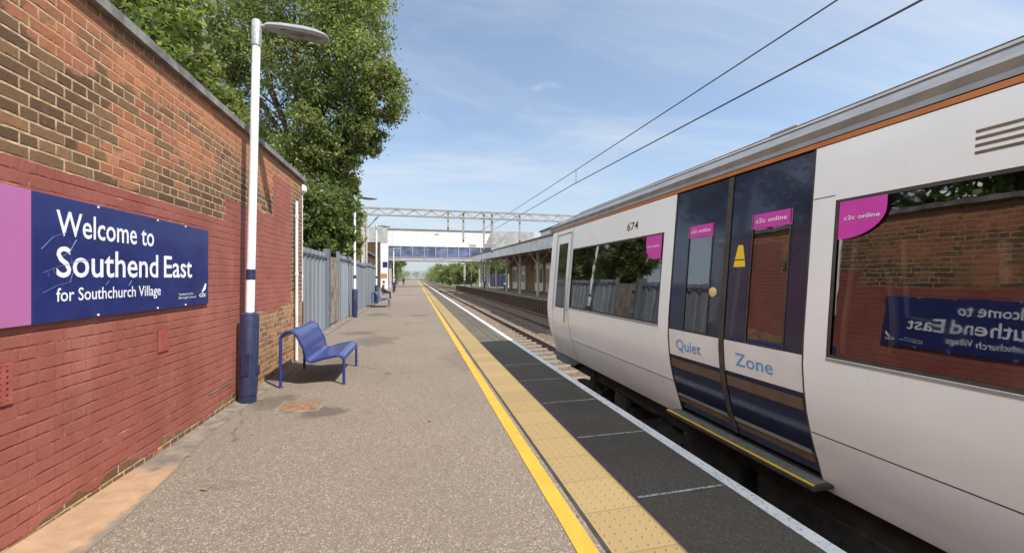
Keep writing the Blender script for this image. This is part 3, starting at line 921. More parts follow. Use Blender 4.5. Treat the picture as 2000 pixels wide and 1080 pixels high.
fence(14.72, 27.2, -2.64, 'long pale grey sheet metal fence running behind the second lamp post')
gt = thing('metal_gate', (-2.64, 12.8, 0), 'rust stained grey metal gate with a dark gap, set in the fence', 'gate')
mb = MB(); mb.box(-.02, .02, .38, 1.85, .10, 2.22)
for i in range(5): mb.box(.0205, .045, .45 + i * .28, .50 + i * .28, .12, 2.2)
mb.build('gate_leaf', M['rusty'], gt)
mb = MB(); mb.box(-.02, .03, .06, .27, .05, 2.40); mb.build('side_sheet', M['fence'], gt)
mb = MB(); mb.box(-.06, .07, .275, .37, 0, 2.45); mb.build('post', M['fence_dark'], gt)
mb = MB(); mb.tube([(.05, .42, .95), (.11, .42, .95), (.11, .42, 1.1), (.05, .42, 1.1)], .012, 6); mb.build('handle', M['dark'], gt)
mb = MB()
for z in (.5, 1.9): mb.box(.021, .05, .375, .6, z, z + .06)
mb.build('hinge', M['dark'], gt)

# ------------------------------------------------------------------ train
PZ = [.03, .10, .24, .36, .48, .62, .78, .95, 1.12, 1.5, 2.07, 2.46, 2.52]
PX = [2.835, 2.805, 2.762, 2.72, 2.684, 2.652, 2.630, 2.619, 2.626, 2.658, 2.707, 2.741, 2.747]
def xp(z): return float(np.interp(z, PZ, PX)) - 0.0
TZ0 = 0.0
TC = T1
TY0, TY1 = -15.0, 7.62      # the flat side; the cab corner goes on to 7.82
tr = thing('train', (TC, TY0, -.915), 'white electric train with navy doors standing at the platform', 'train')
OX, OY, OZ = TC, TY0, -.915
def L_(x, y, z): return (x - OX, y - OY, z - OZ)
def zs_between(z0, z1):
    z = [z0] + [a for a in PZ if z0 + .012 < a < z1 - .012] + [z1]
    out = []
    for a, b in zip(z, z[1:]):
        k = max(1, int((b - a) / .09))
        out += [a + (b - a) * i / k for i in range(k)]
    return out + [z[-1]]
# smooth profile through the control points
from bisect import bisect
def xp(z):
    z = min(max(z, PZ[0]), PZ[-1])
    i = min(max(bisect(PZ, z) - 1, 0), len(PZ) - 2)
    h = PZ[i + 1] - PZ[i]; t = (z - PZ[i]) / h
    def slope(j):
        if j <= 0: return (PX[1] - PX[0]) / (PZ[1] - PZ[0])
        if j >= len(PZ) - 1: return (PX[-1] - PX[-2]) / (PZ[-1] - PZ[-2])
        return (PX[j + 1] - PX[j - 1]) / (PZ[j + 1] - PZ[j - 1])
    m0, m1 = slope(i) * h, slope(i + 1) * h
    return (2*t**3 - 3*t*t + 1) * PX[i] + (t**3 - 2*t*t + t) * m0 + (-2*t**3 + 3*t*t) * PX[i + 1] + (t**3 - t*t) * m1
def patch(mb, y0, y1, z0, z1, off=0.0, far=False, mi=0, round_=None):
    """piece of the body side between y0..y1, z0..z1; off > 0 stands proud of the skin"""
    zs = zs_between(z0, z1)
    vs = []
    for z in zs:
        x = xp(z) - off
        if far: x = 2 * TC - x
        vs += [L_(x, y0, z), L_(x, y1, z)]
    fs = [(2 * i, 2 * i + 2, 2 * i + 3, 2 * i + 1) if far else (2 * i, 2 * i + 1, 2 * i + 3, 2 * i + 2) for i in range(len(zs) - 1)]
    mb.add(vs, [f[::-1] for f in fs], mi)
def edge_return(mb, y, z0, z1, d0, d1, mi=0):
    """strip going from depth d0 to d1 at one y (the reveal of an opening)"""
    zs = zs_between(z0, z1); vs = []
    for z in zs: vs += [L_(xp(z) - d0, y, z), L_(xp(z) - d1, y, z)]
    mb.add(vs, [(2 * i, 2 * i + 1, 2 * i + 3, 2 * i + 2) for i in range(len(zs) - 1)], mi)

ZB, ZT = .05, 2.455
WZ0, WZ1 = 1.03, 2.065
windows = [(-3.85, -1.3), (-.95, 2.035), (3.895, 6.545)]
doors = [(-5.7, -4.1), (2.19, 3.715)]
cabdoor = (6.66, 7.33)
body = MB()
edges = sorted([TY0, TY1] + [e for w in windows for e in w] + [e for d in doors for e in d])
for a, b in zip(edges, edges[1:]):
    mid = (a + b) / 2
    if any(d[0] < mid < d[1] for d in doors): continue
    bot = ZB
    if any(w[0] < mid < w[1] for w in windows):
        patch(body, a, b, bot, WZ0); patch(body, a, b, WZ1, ZT)
    else: patch(body, a, b, bot, ZT)
# far side, plain, and the rounded cab end
patch(body, TY0, TY1, ZB, ZT, far=True)
zz = zs_between(ZB, ZT)
cols = []
for t_ in np.linspace(0, 1, 7):
    a = t_ * math.pi / 2
    cols.append((TY1 + .42 * math.sin(a), .30 * (1 - math.cos(a))))
ring = []
for dy, dx in cols: ring.append((dy, dx, 1))
for dy, dx in cols[::-1]: ring.append((dy, dx, -1))
vs = []
for z in zz:
    lean = max(0, z - 1.2) * .10
    for dy, dx, sd in ring:
        x = xp(z) + dx
        if sd < 0: x = 2 * TC - x
        k = (dy - TY1) / .42
        vs.append(L_(x, dy - lean * k - max(0, .5 - z) * .15 * k, z))
m_ = len(ring)
body.add(vs, [(i * m_ + k, i * m_ + k + 1, (i + 1) * m_ + k + 1, (i + 1) * m_ + k) for i in range(len(zz) - 1) for k in range(m_ - 1)])
# rear end closed
vs = [];
for z in zz: vs += [L_(xp(z), TY0, z), L_(2 * TC - xp(z), TY0, z)]
body.add(vs, [(2 * i, 2 * i + 1, 2 * i + 3, 2 * i + 2) for i in range(len(zz) - 1)])
body.build('body', M['train_white'], tr, smooth=True, fix=False)

# floor, lining, seats and grab rails seen through the glass
inn = MB()
inn.box(*[a - OX for a in (2.80, 5.3)], TY0 + .1 - OY, 7.2 - OY, .22 - OZ, .25 - OZ)
inn.box(*[a - OX for a in (4.9, 4.93)], TY0 + .1 - OY, 7.2 - OY, .26 - OZ, 2.3 - OZ)
inn.box(*[a - OX for a in (2.85, 4.89)], TY0 + .1 - OY, 7.2 - OY, 2.3 - OZ, 2.33 - OZ)
inn.build('interior_lining', M['inner'], tr)
seatp = None
for w in windows[1:]:
    y = w[0] + .45
    while y < w[1] - .2:
        for xs_ in (3.15, 4.45):
            if seatp is None:
                sb = MB()
                sb.box(-.42, .42, -.03, .42, .38, .50); sb.loft([[(x, a, z) for x, a in ((-.42, -.12), (.42, -.12), (.42, 0), (-.42, 0))] for z in (.45, .9)] + [[(x, a, z) for x, a in ((-.36, -.17), (.36, -.17), (.36, -.06), (-.36, -.06))] for z in (1.05, 1.12)])
                o = seatp = sb.build('seat', M['seat'], tr, bevel=.03)
            else:
                o = seatp.copy(); COL.objects.link(o)
            o.location = L_(xs_, y, .25)
        y += .84
gr_ = MB()
gr_.tube([L_(2.70, 1.985, 1.06), L_(2.70, 1.98, 1.25), L_(2.78, 1.93, 2.0)], .016, 8)
gr_.tube([L_(2.80, 1.79, 1.10), L_(2.78, 1.75, 1.22), L_(2.80, 1.77, 1.40), L_(2.80, 1.80, 1.60)], [.012, .022, .022, .014], 8)
gr_.tube([L_(2.86, 1.755, 1.78), L_(2.85, 1.73, 1.32), L_(2.85, 1.60, 1.30)], .014, 8)
gr_.tube([L_(2.85, 1.325, 1.52), L_(2.85, 1.33, 1.74)], .022, 8)
gr_.tube([L_(2.70, 6.42, 1.1), L_(2.70, 6.36, 1.4), L_(2.78, 6.05, 2.04)], .018, 8)
gr_.tube([L_(2.95, 4.2, .3), L_(2.95, 4.2, 2.3)], .016, 8)
gr_.build('grab_rail', M['rail_in'], tr, smooth=True)

def window(a, b, z0=WZ0, z1=WZ1, parent=tr, proud=-.012):
    fr = MB(); g = .022
    for args in ((a, b, z0, z0 + g), (a, b, z1 - g, z1), (a, a + g, z0 + g, z1 - g), (b - g, b, z0 + g, z1 - g)): patch(fr, *args, off=-.003)
    edge_return(fr, a, z0, z1, 0, -.02); edge_return(fr, b, z0, z1, -.02, 0)
    o = fr.build('window', M['seal'], parent, fix=False)
    pn = MB(); xa, xb = xp(z0) - proud, xp(z1) - proud
    pn.quad(L_(xa, a + .001, z0 + .001), L_(xb, a + .001, z1 - .001), L_(xb, b - .001, z1 - .001), L_(xa, b - .001, z0 + .001))
    pn.build('pane', M['glass'], o, smooth=True, fix=False)
    sl_ = MB(); patch(sl_, a, b, z0 - .022, z0 - .004, off=.004); sl_.build('sill_trim', M['gutter_light'], o, fix=False)
    return o
wins = [window(*w) for w in windows]

def side_text(body_, y_left, z0, width, height, m, name, parent, off=.009, bold=.01):
    return fit_text(body_, width, height, lambda u, v: L_(xp(z0 + v) - off, y_left - u, z0 + v), m, name, parent, bold)
def label_shape(y_hi, y_lo, z_lo, z_hi, corner, parent, text, off=.0035):
    """pink label on the glass; its lower corner rounded on the side named by corner"""
    mb = MB(); n = 9
    pts = [(y_hi, z_hi), (y_lo, z_hi)]
    ry = (y_hi - y_lo) * (1.0 if corner else 0); rz = (z_hi - z_lo) * .72
    if corner == 'near':    # rounded towards the viewer's right
        pts += [(y_lo + ry * .92 * (1 - math.cos(R(90 * q / n))), z_lo + rz * (1 - math.sin(R(90 * q / n)))) for q in range(n + 1)]
        pts += [(y_hi, z_lo)]
    elif corner == 'far':
        pts += [(y_lo, z_lo)]
        pts += [(y_hi - ry * .55 * (1 - math.sin(R(90 * q / n))), z_lo + rz * (1 - math.cos(R(90 * q / n)))) for q in range(n + 1)]
    else: pts += [(y_lo, z_lo), (y_hi, z_lo)]
    mb.add([L_(xp(z) - off, y, z) for y, z in pts], [tuple(range(len(pts)))])
    o = mb.build('pink_label', M['pink'], parent, fix=False)
    w = (y_hi - y_lo)
    side_text(text, y_hi - w * .12, z_lo + (z_hi - z_lo) * (.38 if not corner else .50), w * .76, (z_hi - z_lo) * (.30 if not corner else .11), M['letter'], 'label_text', o, off + .003, .012)
    return o
label_shape(2.005, 1.735, 1.80, 2.045, 'near', wins[1], 'c2c online')
label_shape(4.24, 3.925, 1.77, 2.045, 'far', wins[2], 'c2c online')

# sliding doors
def door_leaf(y0, y1, w0, w1, word, lead):
    """one navy door leaf with window, white word band and pink label"""
    d = MB()
    top = ZT - .01
    for (a, b, z0, z1) in ((y0, y1, .17, .745), (y0, y1, 1.012, 1.03), (y0, w0, 1.03, 2.07), (w1, y1, 1.03, 2.07), (y0, y1, 2.07, top)): patch(d, a, b, z0, z1, off=-.006)
    edge_return(d, y0, .17, top, -.006, -.03); edge_return(d, y1, .17, top, -.03, -.006)
    o = d.build('door_leaf', M['train_navy'], tr, smooth=True, fix=False)
    b_ = MB(); patch(b_, y0, y1, .745, 1.012, off=-.005); bo = b_.build('word_band', M['band'], o, smooth=True, fix=False)
    side_text(word, lead, .815, .36, .105, M['band_text'], 'word', bo, -.0025, .0)
    wn_ = MB(); patch(wn_, w0, w1, 1.03, 2.07, off=-.0075); wo = wn_.build('door_window', M['glass'], o, smooth=True, fix=False)
    ws_ = MB()
    for q in ((w0 - .014, w1 + .014, 1.018, 1.031), (w0 - .014, w0, 1.031, 2.07), (w1, w1 + .014, 1.031, 2.07)): patch(ws_, *q, off=-.001)
    ws_.build('window_seal', M['seal'], wo, fix=False)
    wl_ = MB(); patch(wl_, w0 - .012, w1 + .012, 1.03, 1.945, off=-.06); wl_.build('inner_panel', M['inner'], wo, fix=False)
    label_shape(w1 + .02, w0 - .02, 1.95, 2.068, None, wo, 'c2c online', off=-.001)
    lo = MB(); patch(lo, y0 + .01, y1 - .01, .615, .705, off=-.004); lo.build('tan_reflection', M['tan'], o, fix=False)  # tan reflection painted on the lower door leaf as a colour band
    l2 = MB(); patch(l2, y0 + .01, y1 - .01, .235, .285, off=-.004); l2.build('tan_reflection', M['tan'], o, fix=False)  # lower band of the same painted reflection
    lt = MB(); patch(lt, y0 + .01, y1 - .01, .30, .335, off=.006); edge = lt.build('kick_strip', M['gutter_light'], o, fix=False)
    return o
dl1 = door_leaf(2.205, 2.925, 2.36, 2.685, 'Zone', 2.80)
dl2 = door_leaf(2.985, 3.70, 3.15, 3.465, 'Quiet', 3.58)
se = MB()
patch(se, 2.926, 2.984, .17, ZT - .01, off=.002)
patch(se, 2.19, 2.204, .12, ZT - .005, off=-.002); patch(se, 3.701, 3.715, .12, ZT - .005, off=-.002)
se.build('door_seal', M['seal'], tr, fix=False)
# the far-off second door pair (behind the viewer)
d = MB(); patch(d, -5.69, -4.11, .17, ZT - .01, off=-.006); d.build('door_leaf', M['train_navy'], tr, fix=False)
wt_ = MB()
tri = [(2.865, 1.73), (2.76, 1.73), (2.795, 1.86), (2.83, 1.86)]
wt_.add([L_(xp(z) + .003, y, z) for y, z in [(2.87, 1.645), (2.745, 1.645), (2.752, 1.70), (2.862, 1.70)]], [(0, 1, 2, 3)])
wt_.add([L_(xp(z) + .003, y, z) for y, z in [(2.86, 1.71), (2.754, 1.71), (2.782, 1.83), (2.832, 1.83)]], [(0, 1, 2, 3)])
wt_.build('warning_sticker', M['warn'], dl1, fix=False)
bt = MB(); bt.lathe([(.045, 0), (.045, .012), (.03, .02)], n=14)
o = bt.build('door_button', paint('button_cream', (.72, .50, .22), .4), dl2, smooth=True); o.location = L_(xp(1.42) + .004, 3.085, 1.42); o.rotation_euler = (0, R(-90), 0)
# footstep under the doors
fs_ = MB(); fs_.box(*[a - OX for a in (2.625, 2.86)], 2.12 - OY, 3.76 - OY, .095 - OZ, .125 - OZ); o = fs_.build('footstep', M['under'], tr, bevel=.004)
fy = MB(); fy.box(*[a - OX for a in (2.640, 2.662)], 2.14 - OY, 3.76 - OY, .1255 - OZ, .130 - OZ); fy.build('step_edge', M['warn'], o)
fg = MB(); fg.box(*[a - OX for a in (2.668, 2.78)], 2.15 - OY, 3.73 - OY, .1255 - OZ, .129 - OZ); fg.build('step_tread', M['under_grey'], o)

# seams, number, vents
sm = MB()
patch(sm, TY0, 2.185, .474, .482, off=.0012); patch(sm, 3.72, 6.58, .444, .452, off=.0012)
for y in (6.585, 7.395): patch(sm, y - .006, y + .006, ZB, ZT, off=.0012)
patch(sm, 2.04, 2.185, WZ1 + .03, WZ1 + .036, off=.0012)
sm.build('panel_seam', M['seal'], tr, fix=False)
cd = MB()
for args in ((6.63, 7.36, 2.36, 2.39), (6.63, 6.655, .95, 2.36), (7.335, 7.36, .95, 2.36)): patch(cd, *args, off=.003)
co = cd.build('cab_door', M['gutter_light'], tr, fix=False)
cw = MB(); patch(cw, 6.79, 7.24, 1.0, 2.2, off=.002); cwo = cw.build('cab_window', M['seal'], co, fix=False)
cw = MB(); patch(cw, 6.815, 7.215, 1.03, 2.17, off=.004); cw.build('pane', M['pane'], cwo, fix=False)
hr = MB(); hr.tube([L_(xp(1.0) - .03, 6.70, .75), L_(xp(1.5) - .03, 6.70, 1.6)], .012, 6); hr.build('handrail', M['gutter_light'], co, smooth=True)
side_text('674', 4.72, 2.17, .27, .10, M['seal'], 'car_number', tr, .002, .012)
vn = MB()
for i in range(4):
    patch(vn, .55, 1.37, 2.165 + i * .036, 2.181 + i * .036, off=.002)
vn.build('vent_louvre', M['gutter'], tr, fix=False)
st = MB(); patch(st, TY0, TY1 + .02, ZT + .006, 2.495, off=.004); patch(st, TY0, TY1 + .02, ZT, 2.505, far=True); st.build('cantrail_stripe', M['stripe'], tr, fix=False)

# roof: gutter bands and the curved top, swept along the train and rounded down at the cab end
def roof_sweep(mb, prof, y0, y1, fall=0.0):
    sec = prof + [(2 * TC - x, z) for x, z in prof[::-1]]
    ys_ = [y0, y1 - 1.2, y1 - .6, y1 - .25, y1]
    dr = [0, 0, .02 * fall, .07 * fall, .17 * fall]
    rings = [[L_(TC + (x - TC) * (1 - d * .25), y, 2.5 + (z - 2.5) * (1 - d * 1.8)) for x, z in sec] for y, d in zip(ys_, dr)]
    n = len(sec)
    vs = [q for r in rings for q in r]
    mb.add(vs, [(i * n + k, (i + 1) * n + k, (i + 1) * n + k + 1, i * n + k + 1) for i in range(len(rings) - 1) for k in range(n - 1)])
    mb.add([q for q in rings[-1]], [tuple(range(n))])
rf = MB(); roof_sweep(rf, [(2.80, 2.63), (2.86, 2.69), (2.98, 2.765), (3.15, 2.835), (3.4, 2.90), (3.7, 2.935), (4.05, 2.945)], TY0, 7.95, 1)
rfo = rf.build('roof', M['roof'], tr, smooth=True, fix=False)
g1 = MB(); roof_sweep(g1, [(2.748, 2.505), (2.752, 2.54)], TY0, 7.92); g1.build('roof_gutter', M['gutter_light'], tr, fix=False)
g2 = MB(); roof_sweep(g2, [(2.752, 2.541), (2.775, 2.60)], TY0, 7.90); g2.build('roof_channel', M['gutter'], tr, fix=False)
g3 = MB(); roof_sweep(g3, [(2.775, 2.601), (2.80, 2.632)], TY0, 7.93); g3.build('roof_lip', M['gutter_light'], tr, fix=False)
ln_ = MB()
for (x, z) in ((2.865, 2.697), (2.99, 2.773)): ln_.tube([L_(x, TY0, z), L_(x, 6.9, z)], .006, 5)
ln_.build('roof_rib', M['gutter'], rfo)
bx_ = MB()
for (y0, y1, x0, x1, h) in ((1.25, 2.0, 3.5, 4.6, .03), (2.9, 3.2, 3.4, 3.7, .04), (4.6, 5.2, 3.4, 4.7, .03), (-2.6, .95, 3.25, 4.85, .075)):
    bx_ = MB(); bx_.box(x0 - OX, x1 - OX, y0 - OY, y1 - OY, 2.80 - OZ, 2.93 + h - OZ)
    bx_.build('roof_pod', M['roof'], rfo, bevel=.02)

# underframe, bogies, wheels, skirt
uf = MB()
uf.box(*[a - OX for a in (2.98, 5.12)], TY0 + .2 - OY, 7.35 - OY, -.20 - OZ, .045 - OZ)
for (y0, y1, d) in ((-6, -3.2, -.62), (-2.4, -.4, -.55), (.2, 1.4, -.66), (1.75, 2.9, -.5), (3.1, 3.9, -.6)):
    uf.box(*[a - OX for a in (2.95, 3.9)], y0 - OY, y1 - OY, d - OZ, -.19 - OZ)
uf.build('underframe', M['under'], tr, bevel=.01)
def bogie(yc):
    b = MB()
    for sx in (-1, 1):
        xa = TC + sx * 1.02
        b.loft([[(xa - OX + dx, yc + dy - OY, z + dz - OZ) for dx, dz in ((-.06, -.08), (.06, -.08), (.06, .07), (-.06, .07))] for dy, z in ((-1.6, -.42), (-1.1, -.36), (-.55, -.55), (.55, -.55), (1.1, -.36), (1.6, -.42))])
        for dy in (-1.25, 1.25): b.box(xa - .10 - OX, xa + .10 - OX, yc + dy - .17 - OY, yc + dy + .17 - OY, -.62 - OZ, -.34 - OZ)
        b.tube([L_(xa, yc, -.5), L_(xa, yc, -.2)], .14, 10)
        b.tube([L_(xa - sx * .0, yc + .55, -.25), L_(xa, yc + .9, -.55)], .03, 6)
    b.box(TC - 1.0 - OX, TC + 1.0 - OX, yc - .2 - OY, yc + .2 - OY, -.52 - OZ, -.34 - OZ)
    b.box(TC - .3 - OX, TC + .3 - OX, yc - .3 - OY, yc + .3 - OY, -.5 - OZ, -.19 - OZ)
    o = b.build('bogie', M['under'], tr)
    for dy in (-1.25, 1.25):
        for sx in (-1, 1):
            w = MB(); w.lathe([(.10, -.07), (.40, -.065), (.42, -.03), (.42, .05), (.36, .06), (.10, .065)], n=24)
            wo = w.build('wheel', M['wheel'], o, smooth=True); wo.location = L_(TC + sx * .75, yc + dy, -.495); wo.rotation_euler = (0, R(90), 0)
bogie(5.35); bogie(-10)
sk_ = MB()
rings = []
for y, z in ((6.6, .02), (6.95, -.10), (7.4, -.16), (7.92, -.16)): rings.append([L_(2.86, y, .05), L_(2.90, y, z), L_(3.2, y, z), L_(3.2, y, .05)])
sk_.loft(rings); sk_.build('cab_skirt', M['gutter_light'], tr)
pp = MB()
pp.tube([L_(3.0, 3.9, -.1), L_(2.98, 4.6, -.18), L_(3.0, 6.6, -.12)], .025, 6); pp.tube([L_(2.96, 6.2, .0), L_(2.95, 6.2, -.35), L_(2.95, 6.3, -.42)], .03, 6)
pp.build('air_pipe', M['wheel'], tr)

# ------------------------------------------------------------------ overhead line
GY = 33.0
gn = thing('gantry', (0, GY, 0), 'pale steel overhead line gantry spanning the tracks before the footbridge', 'gantry')
for x in (-3.97, 13.2):
    p = MB()
    p.box(x - .21, x - .15, -.14, .14, -1.2, 6.75); p.box(x + .15, x + .21, -.14, .14, -1.2, 6.75); p.box(x - .149, x + .149, -.02, .02, -1.2, 6.7)
    p.build('post', M['column'], gn)
bm_ = MB()
x0, x1 = -4.3, 13.6
for z in (6.52, 7.05):
    for dy in (-.22, .22): bm_.box(x0, x1, dy - .035, dy + .035, z, z + .08)
n = 26
for i in range(n):
    xa = x0 + (x1 - x0) * i / n; xb = x0 + (x1 - x0) * (i + 1) / n
    za, zb = (6.6, 7.05) if i % 2 else (7.05, 6.6)
    for dy in (-.22, .22): bm_.tube([(xa, dy, za), (xb, dy, zb)], .022, 4)
bm_.build('boom', M['gantry'], gn)
br = MB(); br.tube([(-3.95, 0, 5.3), (-2.9, 0, 6.5)], .06, 6); br.tube([(13.2, 0, 5.3), (12.2, 0, 6.5)], .06, 6); br.build('brace', M['gantry'], gn)
for (x, zb, w) in ((2.56, 5.75, .055), (3.83, 4.75, .075), (5.56, 4.0, .065), (6.25, 3.9, .08), (8.7, 4.8, .06)):
    d = MB(); d.box(x - w, x + w, -.06, .06, zb, 7.0); o = d.build('drop_post', M['gantry'], gn)
    q = MB(); q.lathe([(.05, 0), (.09, .05), (.05, .10), (.09, .15), (.05, .20)], (x, 0, zb - .2), 10); q.build('insulator', M['insul'], o)
ca = MB(); ca.tube([(3.83, 0, 4.9), (T1 + .1, 0, 4.95)], .025, 6); ca.tube([(6.25, 0, 4.9), (T2, 0, 4.95)], .025, 6); ca.tube([(5.56, 0, 4.4), (6.25, 0, 4.4)], .05, 6)
ca.build('cantilever', M['gantry'], gn)

def wire_thing(name, pts, r, label, cat, drops=()):
    t = thing(name, (0, 0, 0), label, cat)
    mb = MB(); mb.tube(pts, r, 6); mb.build('wire', M['wire'], t)
    for (x, y, za, zb) in drops:
        d = MB(); d.tube([(x, y, za), (x, y, zb)], .006, 5); d.build('dropper', M['wire'], t)
def cat_z(y): return 4.27 + .0095 * y + .00045 * max(0, y - 8) ** 2 * .6 if y < 34 else 4.9
wire_thing('messenger_wire', [(T1, y, cat_z(y)) for y in (-16, -4, 3, 6, 9.5, 13, 17, 22, 27, 33)] + [(T1, 50, 4.55), (T1, 66, 4.6), (T1, 95, 4.9)], .0095, 'upper overhead line wire running above the train', 'wire',
           [(T1, 9.6, cat_z(9.6), 4.03), (T1, 21, cat_z(21), 4.2), (T1, 27, cat_z(27), 4.26)])
wire_thing('contact_wire', [(T1, -16, 3.7), (T1, 2.4, 3.84), (T1, 9.8, 4.03), (T1 + .1, 13.9, 4.12), (T1, 33, 4.3), (T1, 66, 4.3), (T1, 95, 4.3)], .0115, 'lower thicker overhead contact wire above the train', 'wire')
wire_thing('messenger_wire', [(T2, y, 4.9 - .0016 * (y - 33) * (63 - y) if 33 < y < 63 else 4.9) for y in range(33, 96, 6)], .010, 'overhead wire above the far track beyond the gantry', 'wire')

# ------------------------------------------------------------------ footbridge
BY = 69.0
fb = thing('footbridge', (0, BY, 0), 'white covered footbridge with a row of blue windows crossing both tracks', 'footbridge')
mb = MB(); mb.box(-4.66, 13.0, 0, 3.0, 6.95, 9.70); mb.build('upper_wall', M['bridge'], fb)
mb = MB(); mb.box(-4.9, 13.2, -.15, 3.15, 9.703, 9.85); mb.build('roof', M['bridge_dark'], fb)
mb = MB(); mb.box(-4.66, 13.0, .05, 2.95, 4.45, 4.98); mb.build('floor_beam', M['beam'], fb)
for i in range(9):
    xa = -4.6 + i * 1.95
    f = MB()
    for a in ((xa, xa + .12, 4.985, 6.945), (xa + .12, xa + 1.95, 4.985, 5.08), (xa + .12, xa + 1.95, 6.85, 6.945)): f.box(a[0], a[1], .0, .2, a[2], a[3])
    o = f.build('window', M['beam'], fb)
    g = MB(); g.box(xa + .121, xa + 1.949, .10, .14, 5.081, 6.849); g.build('pane', M['bridge_glass'], o)
mb = MB(); mb.box(-4.6, 12.95, 2.7, 2.9, 4.985, 6.945); mb.build('rear_wall', M['bridge_glass'], fb)
mb = MB(); mb.box(13.003, 20.4, -1.5, 4, 4.8, 9.75); mb.build('far_stair_tower', M['bridge_grey'], fb)
mb = MB(); mb.box(-7.4, -4.663, -2, 3, 7.3, 9.75); mb.build('near_stair_tower', M['bridge_grey'], fb)
mb = MB(); mb.box(-9.2, -4.75, -1.9, 2.9, -.5, 7.297); mb.build('tower_base', M['brick_dark'], fb)
for (x, w) in ((-4.3, .22), (11.2, .3), (12.6, .2)):
    mb = MB(); mb.box(x - w, x + w, .8, 1.5, -.5, 4.447); mb.build('pier', M['column'], fb)
mb = MB()
mb.box(3.0, 3.8, -.03, -.003, 8.9, 9.2); mb.box(9.0, 10.2, -.03, -.003, 7.05, 7.5)
mb.build('patched_panel', M['bridge_grey'], fb)

# entrance pylon, posters and ticket hut at the near side of the bridge
tt = thing('sign_pylon', (-4.45, 60, 0), 'tall white pylon carrying blue and orange notices near the footbridge', 'sign')
mb = MB(); mb.box(-.55, .45, -.2, .2, 0, 6.6); mb.build('pylon_body', M['lamp_white'], tt)
mb = MB(); mb.box(-.25, .40, -.24, -.202, 3.1, 3.9); mb.build('blue_notice', M['sign_blue'], tt)
mb = MB(); mb.box(-.60, .35, -.26, -.243, 1.6, 2.2); mb.build('orange_notice', M['orange'], tt)
bw = thing('brick_building', (-8.2, 46, 0), 'low brown brick block standing behind the end of the grey fence', 'building')
mb = MB(); mb.box(-2.5, 2.4, 0, 14, -.5, 4.6); mb.build('wall', M['brick_dark'], bw)
mb = MB(); mb.box(-2.7, 2.6, -.2, 14.2, 4.603, 4.8); mb.build('roof', M['bridge_dark'], bw)
bb = MB()
for (z, a) in ((.8, .6),): bb.box(-1.2, 0, -.05, -.003, 1, 2.2)
bb.build('window', M['pane'], bw)

# ------------------------------------------------------------------ far platform canopy and building
cn = thing('station_canopy', (8.8, 15, 0), 'long grey fronted canopy over the far platform', 'canopy')
def czl(y): return 3.58 + (y - 26) * .018
fa = MB(); rings = []
for y in (15, 28, 46, 64): rings.append([(-.02, y - 15, czl(y)), (.10, y - 15, czl(y)), (.10, y - 15, czl(y) + .82), (-.02, y - 15, czl(y) + .82)])
fa.loft(rings); fa.build('fascia', M['fascia'], cn)
fa = MB(); fa.box(-.04, .10, 0, 12.2, czl(27) + .823, czl(27) + 1.25); fa.build('raised_fascia', M['fascia'], cn)
ro = MB(); rings = []
for y in (14.8, 28, 46, 64.3): rings.append([(-.10, y - 15, czl(y) + .825), (5.2, y - 15, czl(y) + 1.1), (5.2, y - 15, czl(y) + 1.2), (-.10, y - 15, czl(y) + .93)])
ro.loft(rings); ro.build('roof', M['felt'], cn)
ro = MB(); ro.box(-.12, 2.5, -.1, 12.4, czl(27) + 1.253, czl(27) + 1.36); ro.build('raised_roof', M['felt'], cn)
so = MB(); rings = []
for y in (15, 28, 46, 63.9): rings.append([(.101, y - 15, czl(y) + .25), (5.1, y - 15, czl(y) + .3), (5.1, y - 15, czl(y) + .4), (.101, y - 15, czl(y) + .35)])
so.loft(rings); so.build('soffit', M['soffit'], cn)
for y in (22, 27, 32, 38, 44, 50, 56, 62):
    c = MB(); c.box(1.15, 1.33, y - 15.09, y - 14.91, 0, czl(y) + .25); c.tube([(1.24, y - 15, 2.6), (.4, y - 15, czl(y) + .2)], .05, 6); c.tube([(1.24, y - 15, 2.6), (2.3, y - 15, czl(y) + .2)], .05, 6)
    c.build('column', M['column'], cn)
sb = thing('station_building', (13.2, 20, 0), 'dark brick station building under the far platform canopy', 'building')
mb = MB(); mb.box(0, 8, 0, 36, -.2, 4.2); mb.build('wall', M['brick_mid'], sb)
mb = MB(); mb.box(-.2, 8.2, -.2, 36.2, 4.203, 4.4); mb.build('roof', M['felt'], sb)
for i, (a, b) in enumerate(((7, 9), (11, 13.4), (16, 19), (20, 23), (27, 29.5), (31, 33.5))):
    f = MB()
    for q in ((a, a + .15, .1, 3.1), (b - .15, b, .1, 3.1), (a + .15, b - .15, 2.6, 3.1), (a + .15, b - .15, .1, 1.0)): f.box(-.10, -.003, q[0], q[1], q[2], q[3])
    o = f.build('window', M['frame'], sb)
    g = MB(); g.box(-.05, -.004, a + .151, b - .151, 1.001, 2.599); g.build('pane', M['pane'], o)
kb = thing('kiosk', (10.9, 27.5, 0), 'small orange brick kiosk with cream windows beneath the far canopy', 'kiosk')
mb = MB(); mb.box(0, 1.8, 0, 4.5, 0, 1.0); mb.build('base', M['brick'], kb)
mb = MB(); mb.box(.05, 1.75, .05, 4.45, 1.003, 2.3); mb.build('pane', M['pane'], kb)
mb = MB(); mb.box(-.1, 1.9, -.1, 4.6, 2.303, 2.6)
for y in (0, 1.45, 2.95, 4.4): mb.box(-.02, .1, y, y + .1, 1.003, 2.30)
mb.build('frame', M['frame'], kb)
ho = thing('hoarding', (14, 60, 0), 'dark blue hoarding along the back of the far platform', 'hoarding')
for i in range(8):
    mb = MB(); mb.box(-.04, .04, i * 3 + .05, i * 3 + 2.95, .1, 2.1); mb.build('panel', M['hoard'], ho)
    mb = MB(); mb.box(-.07, .07, i * 3 - .05, i * 3 + .048, 0, 2.2); mb.build('post', M['column'], ho)
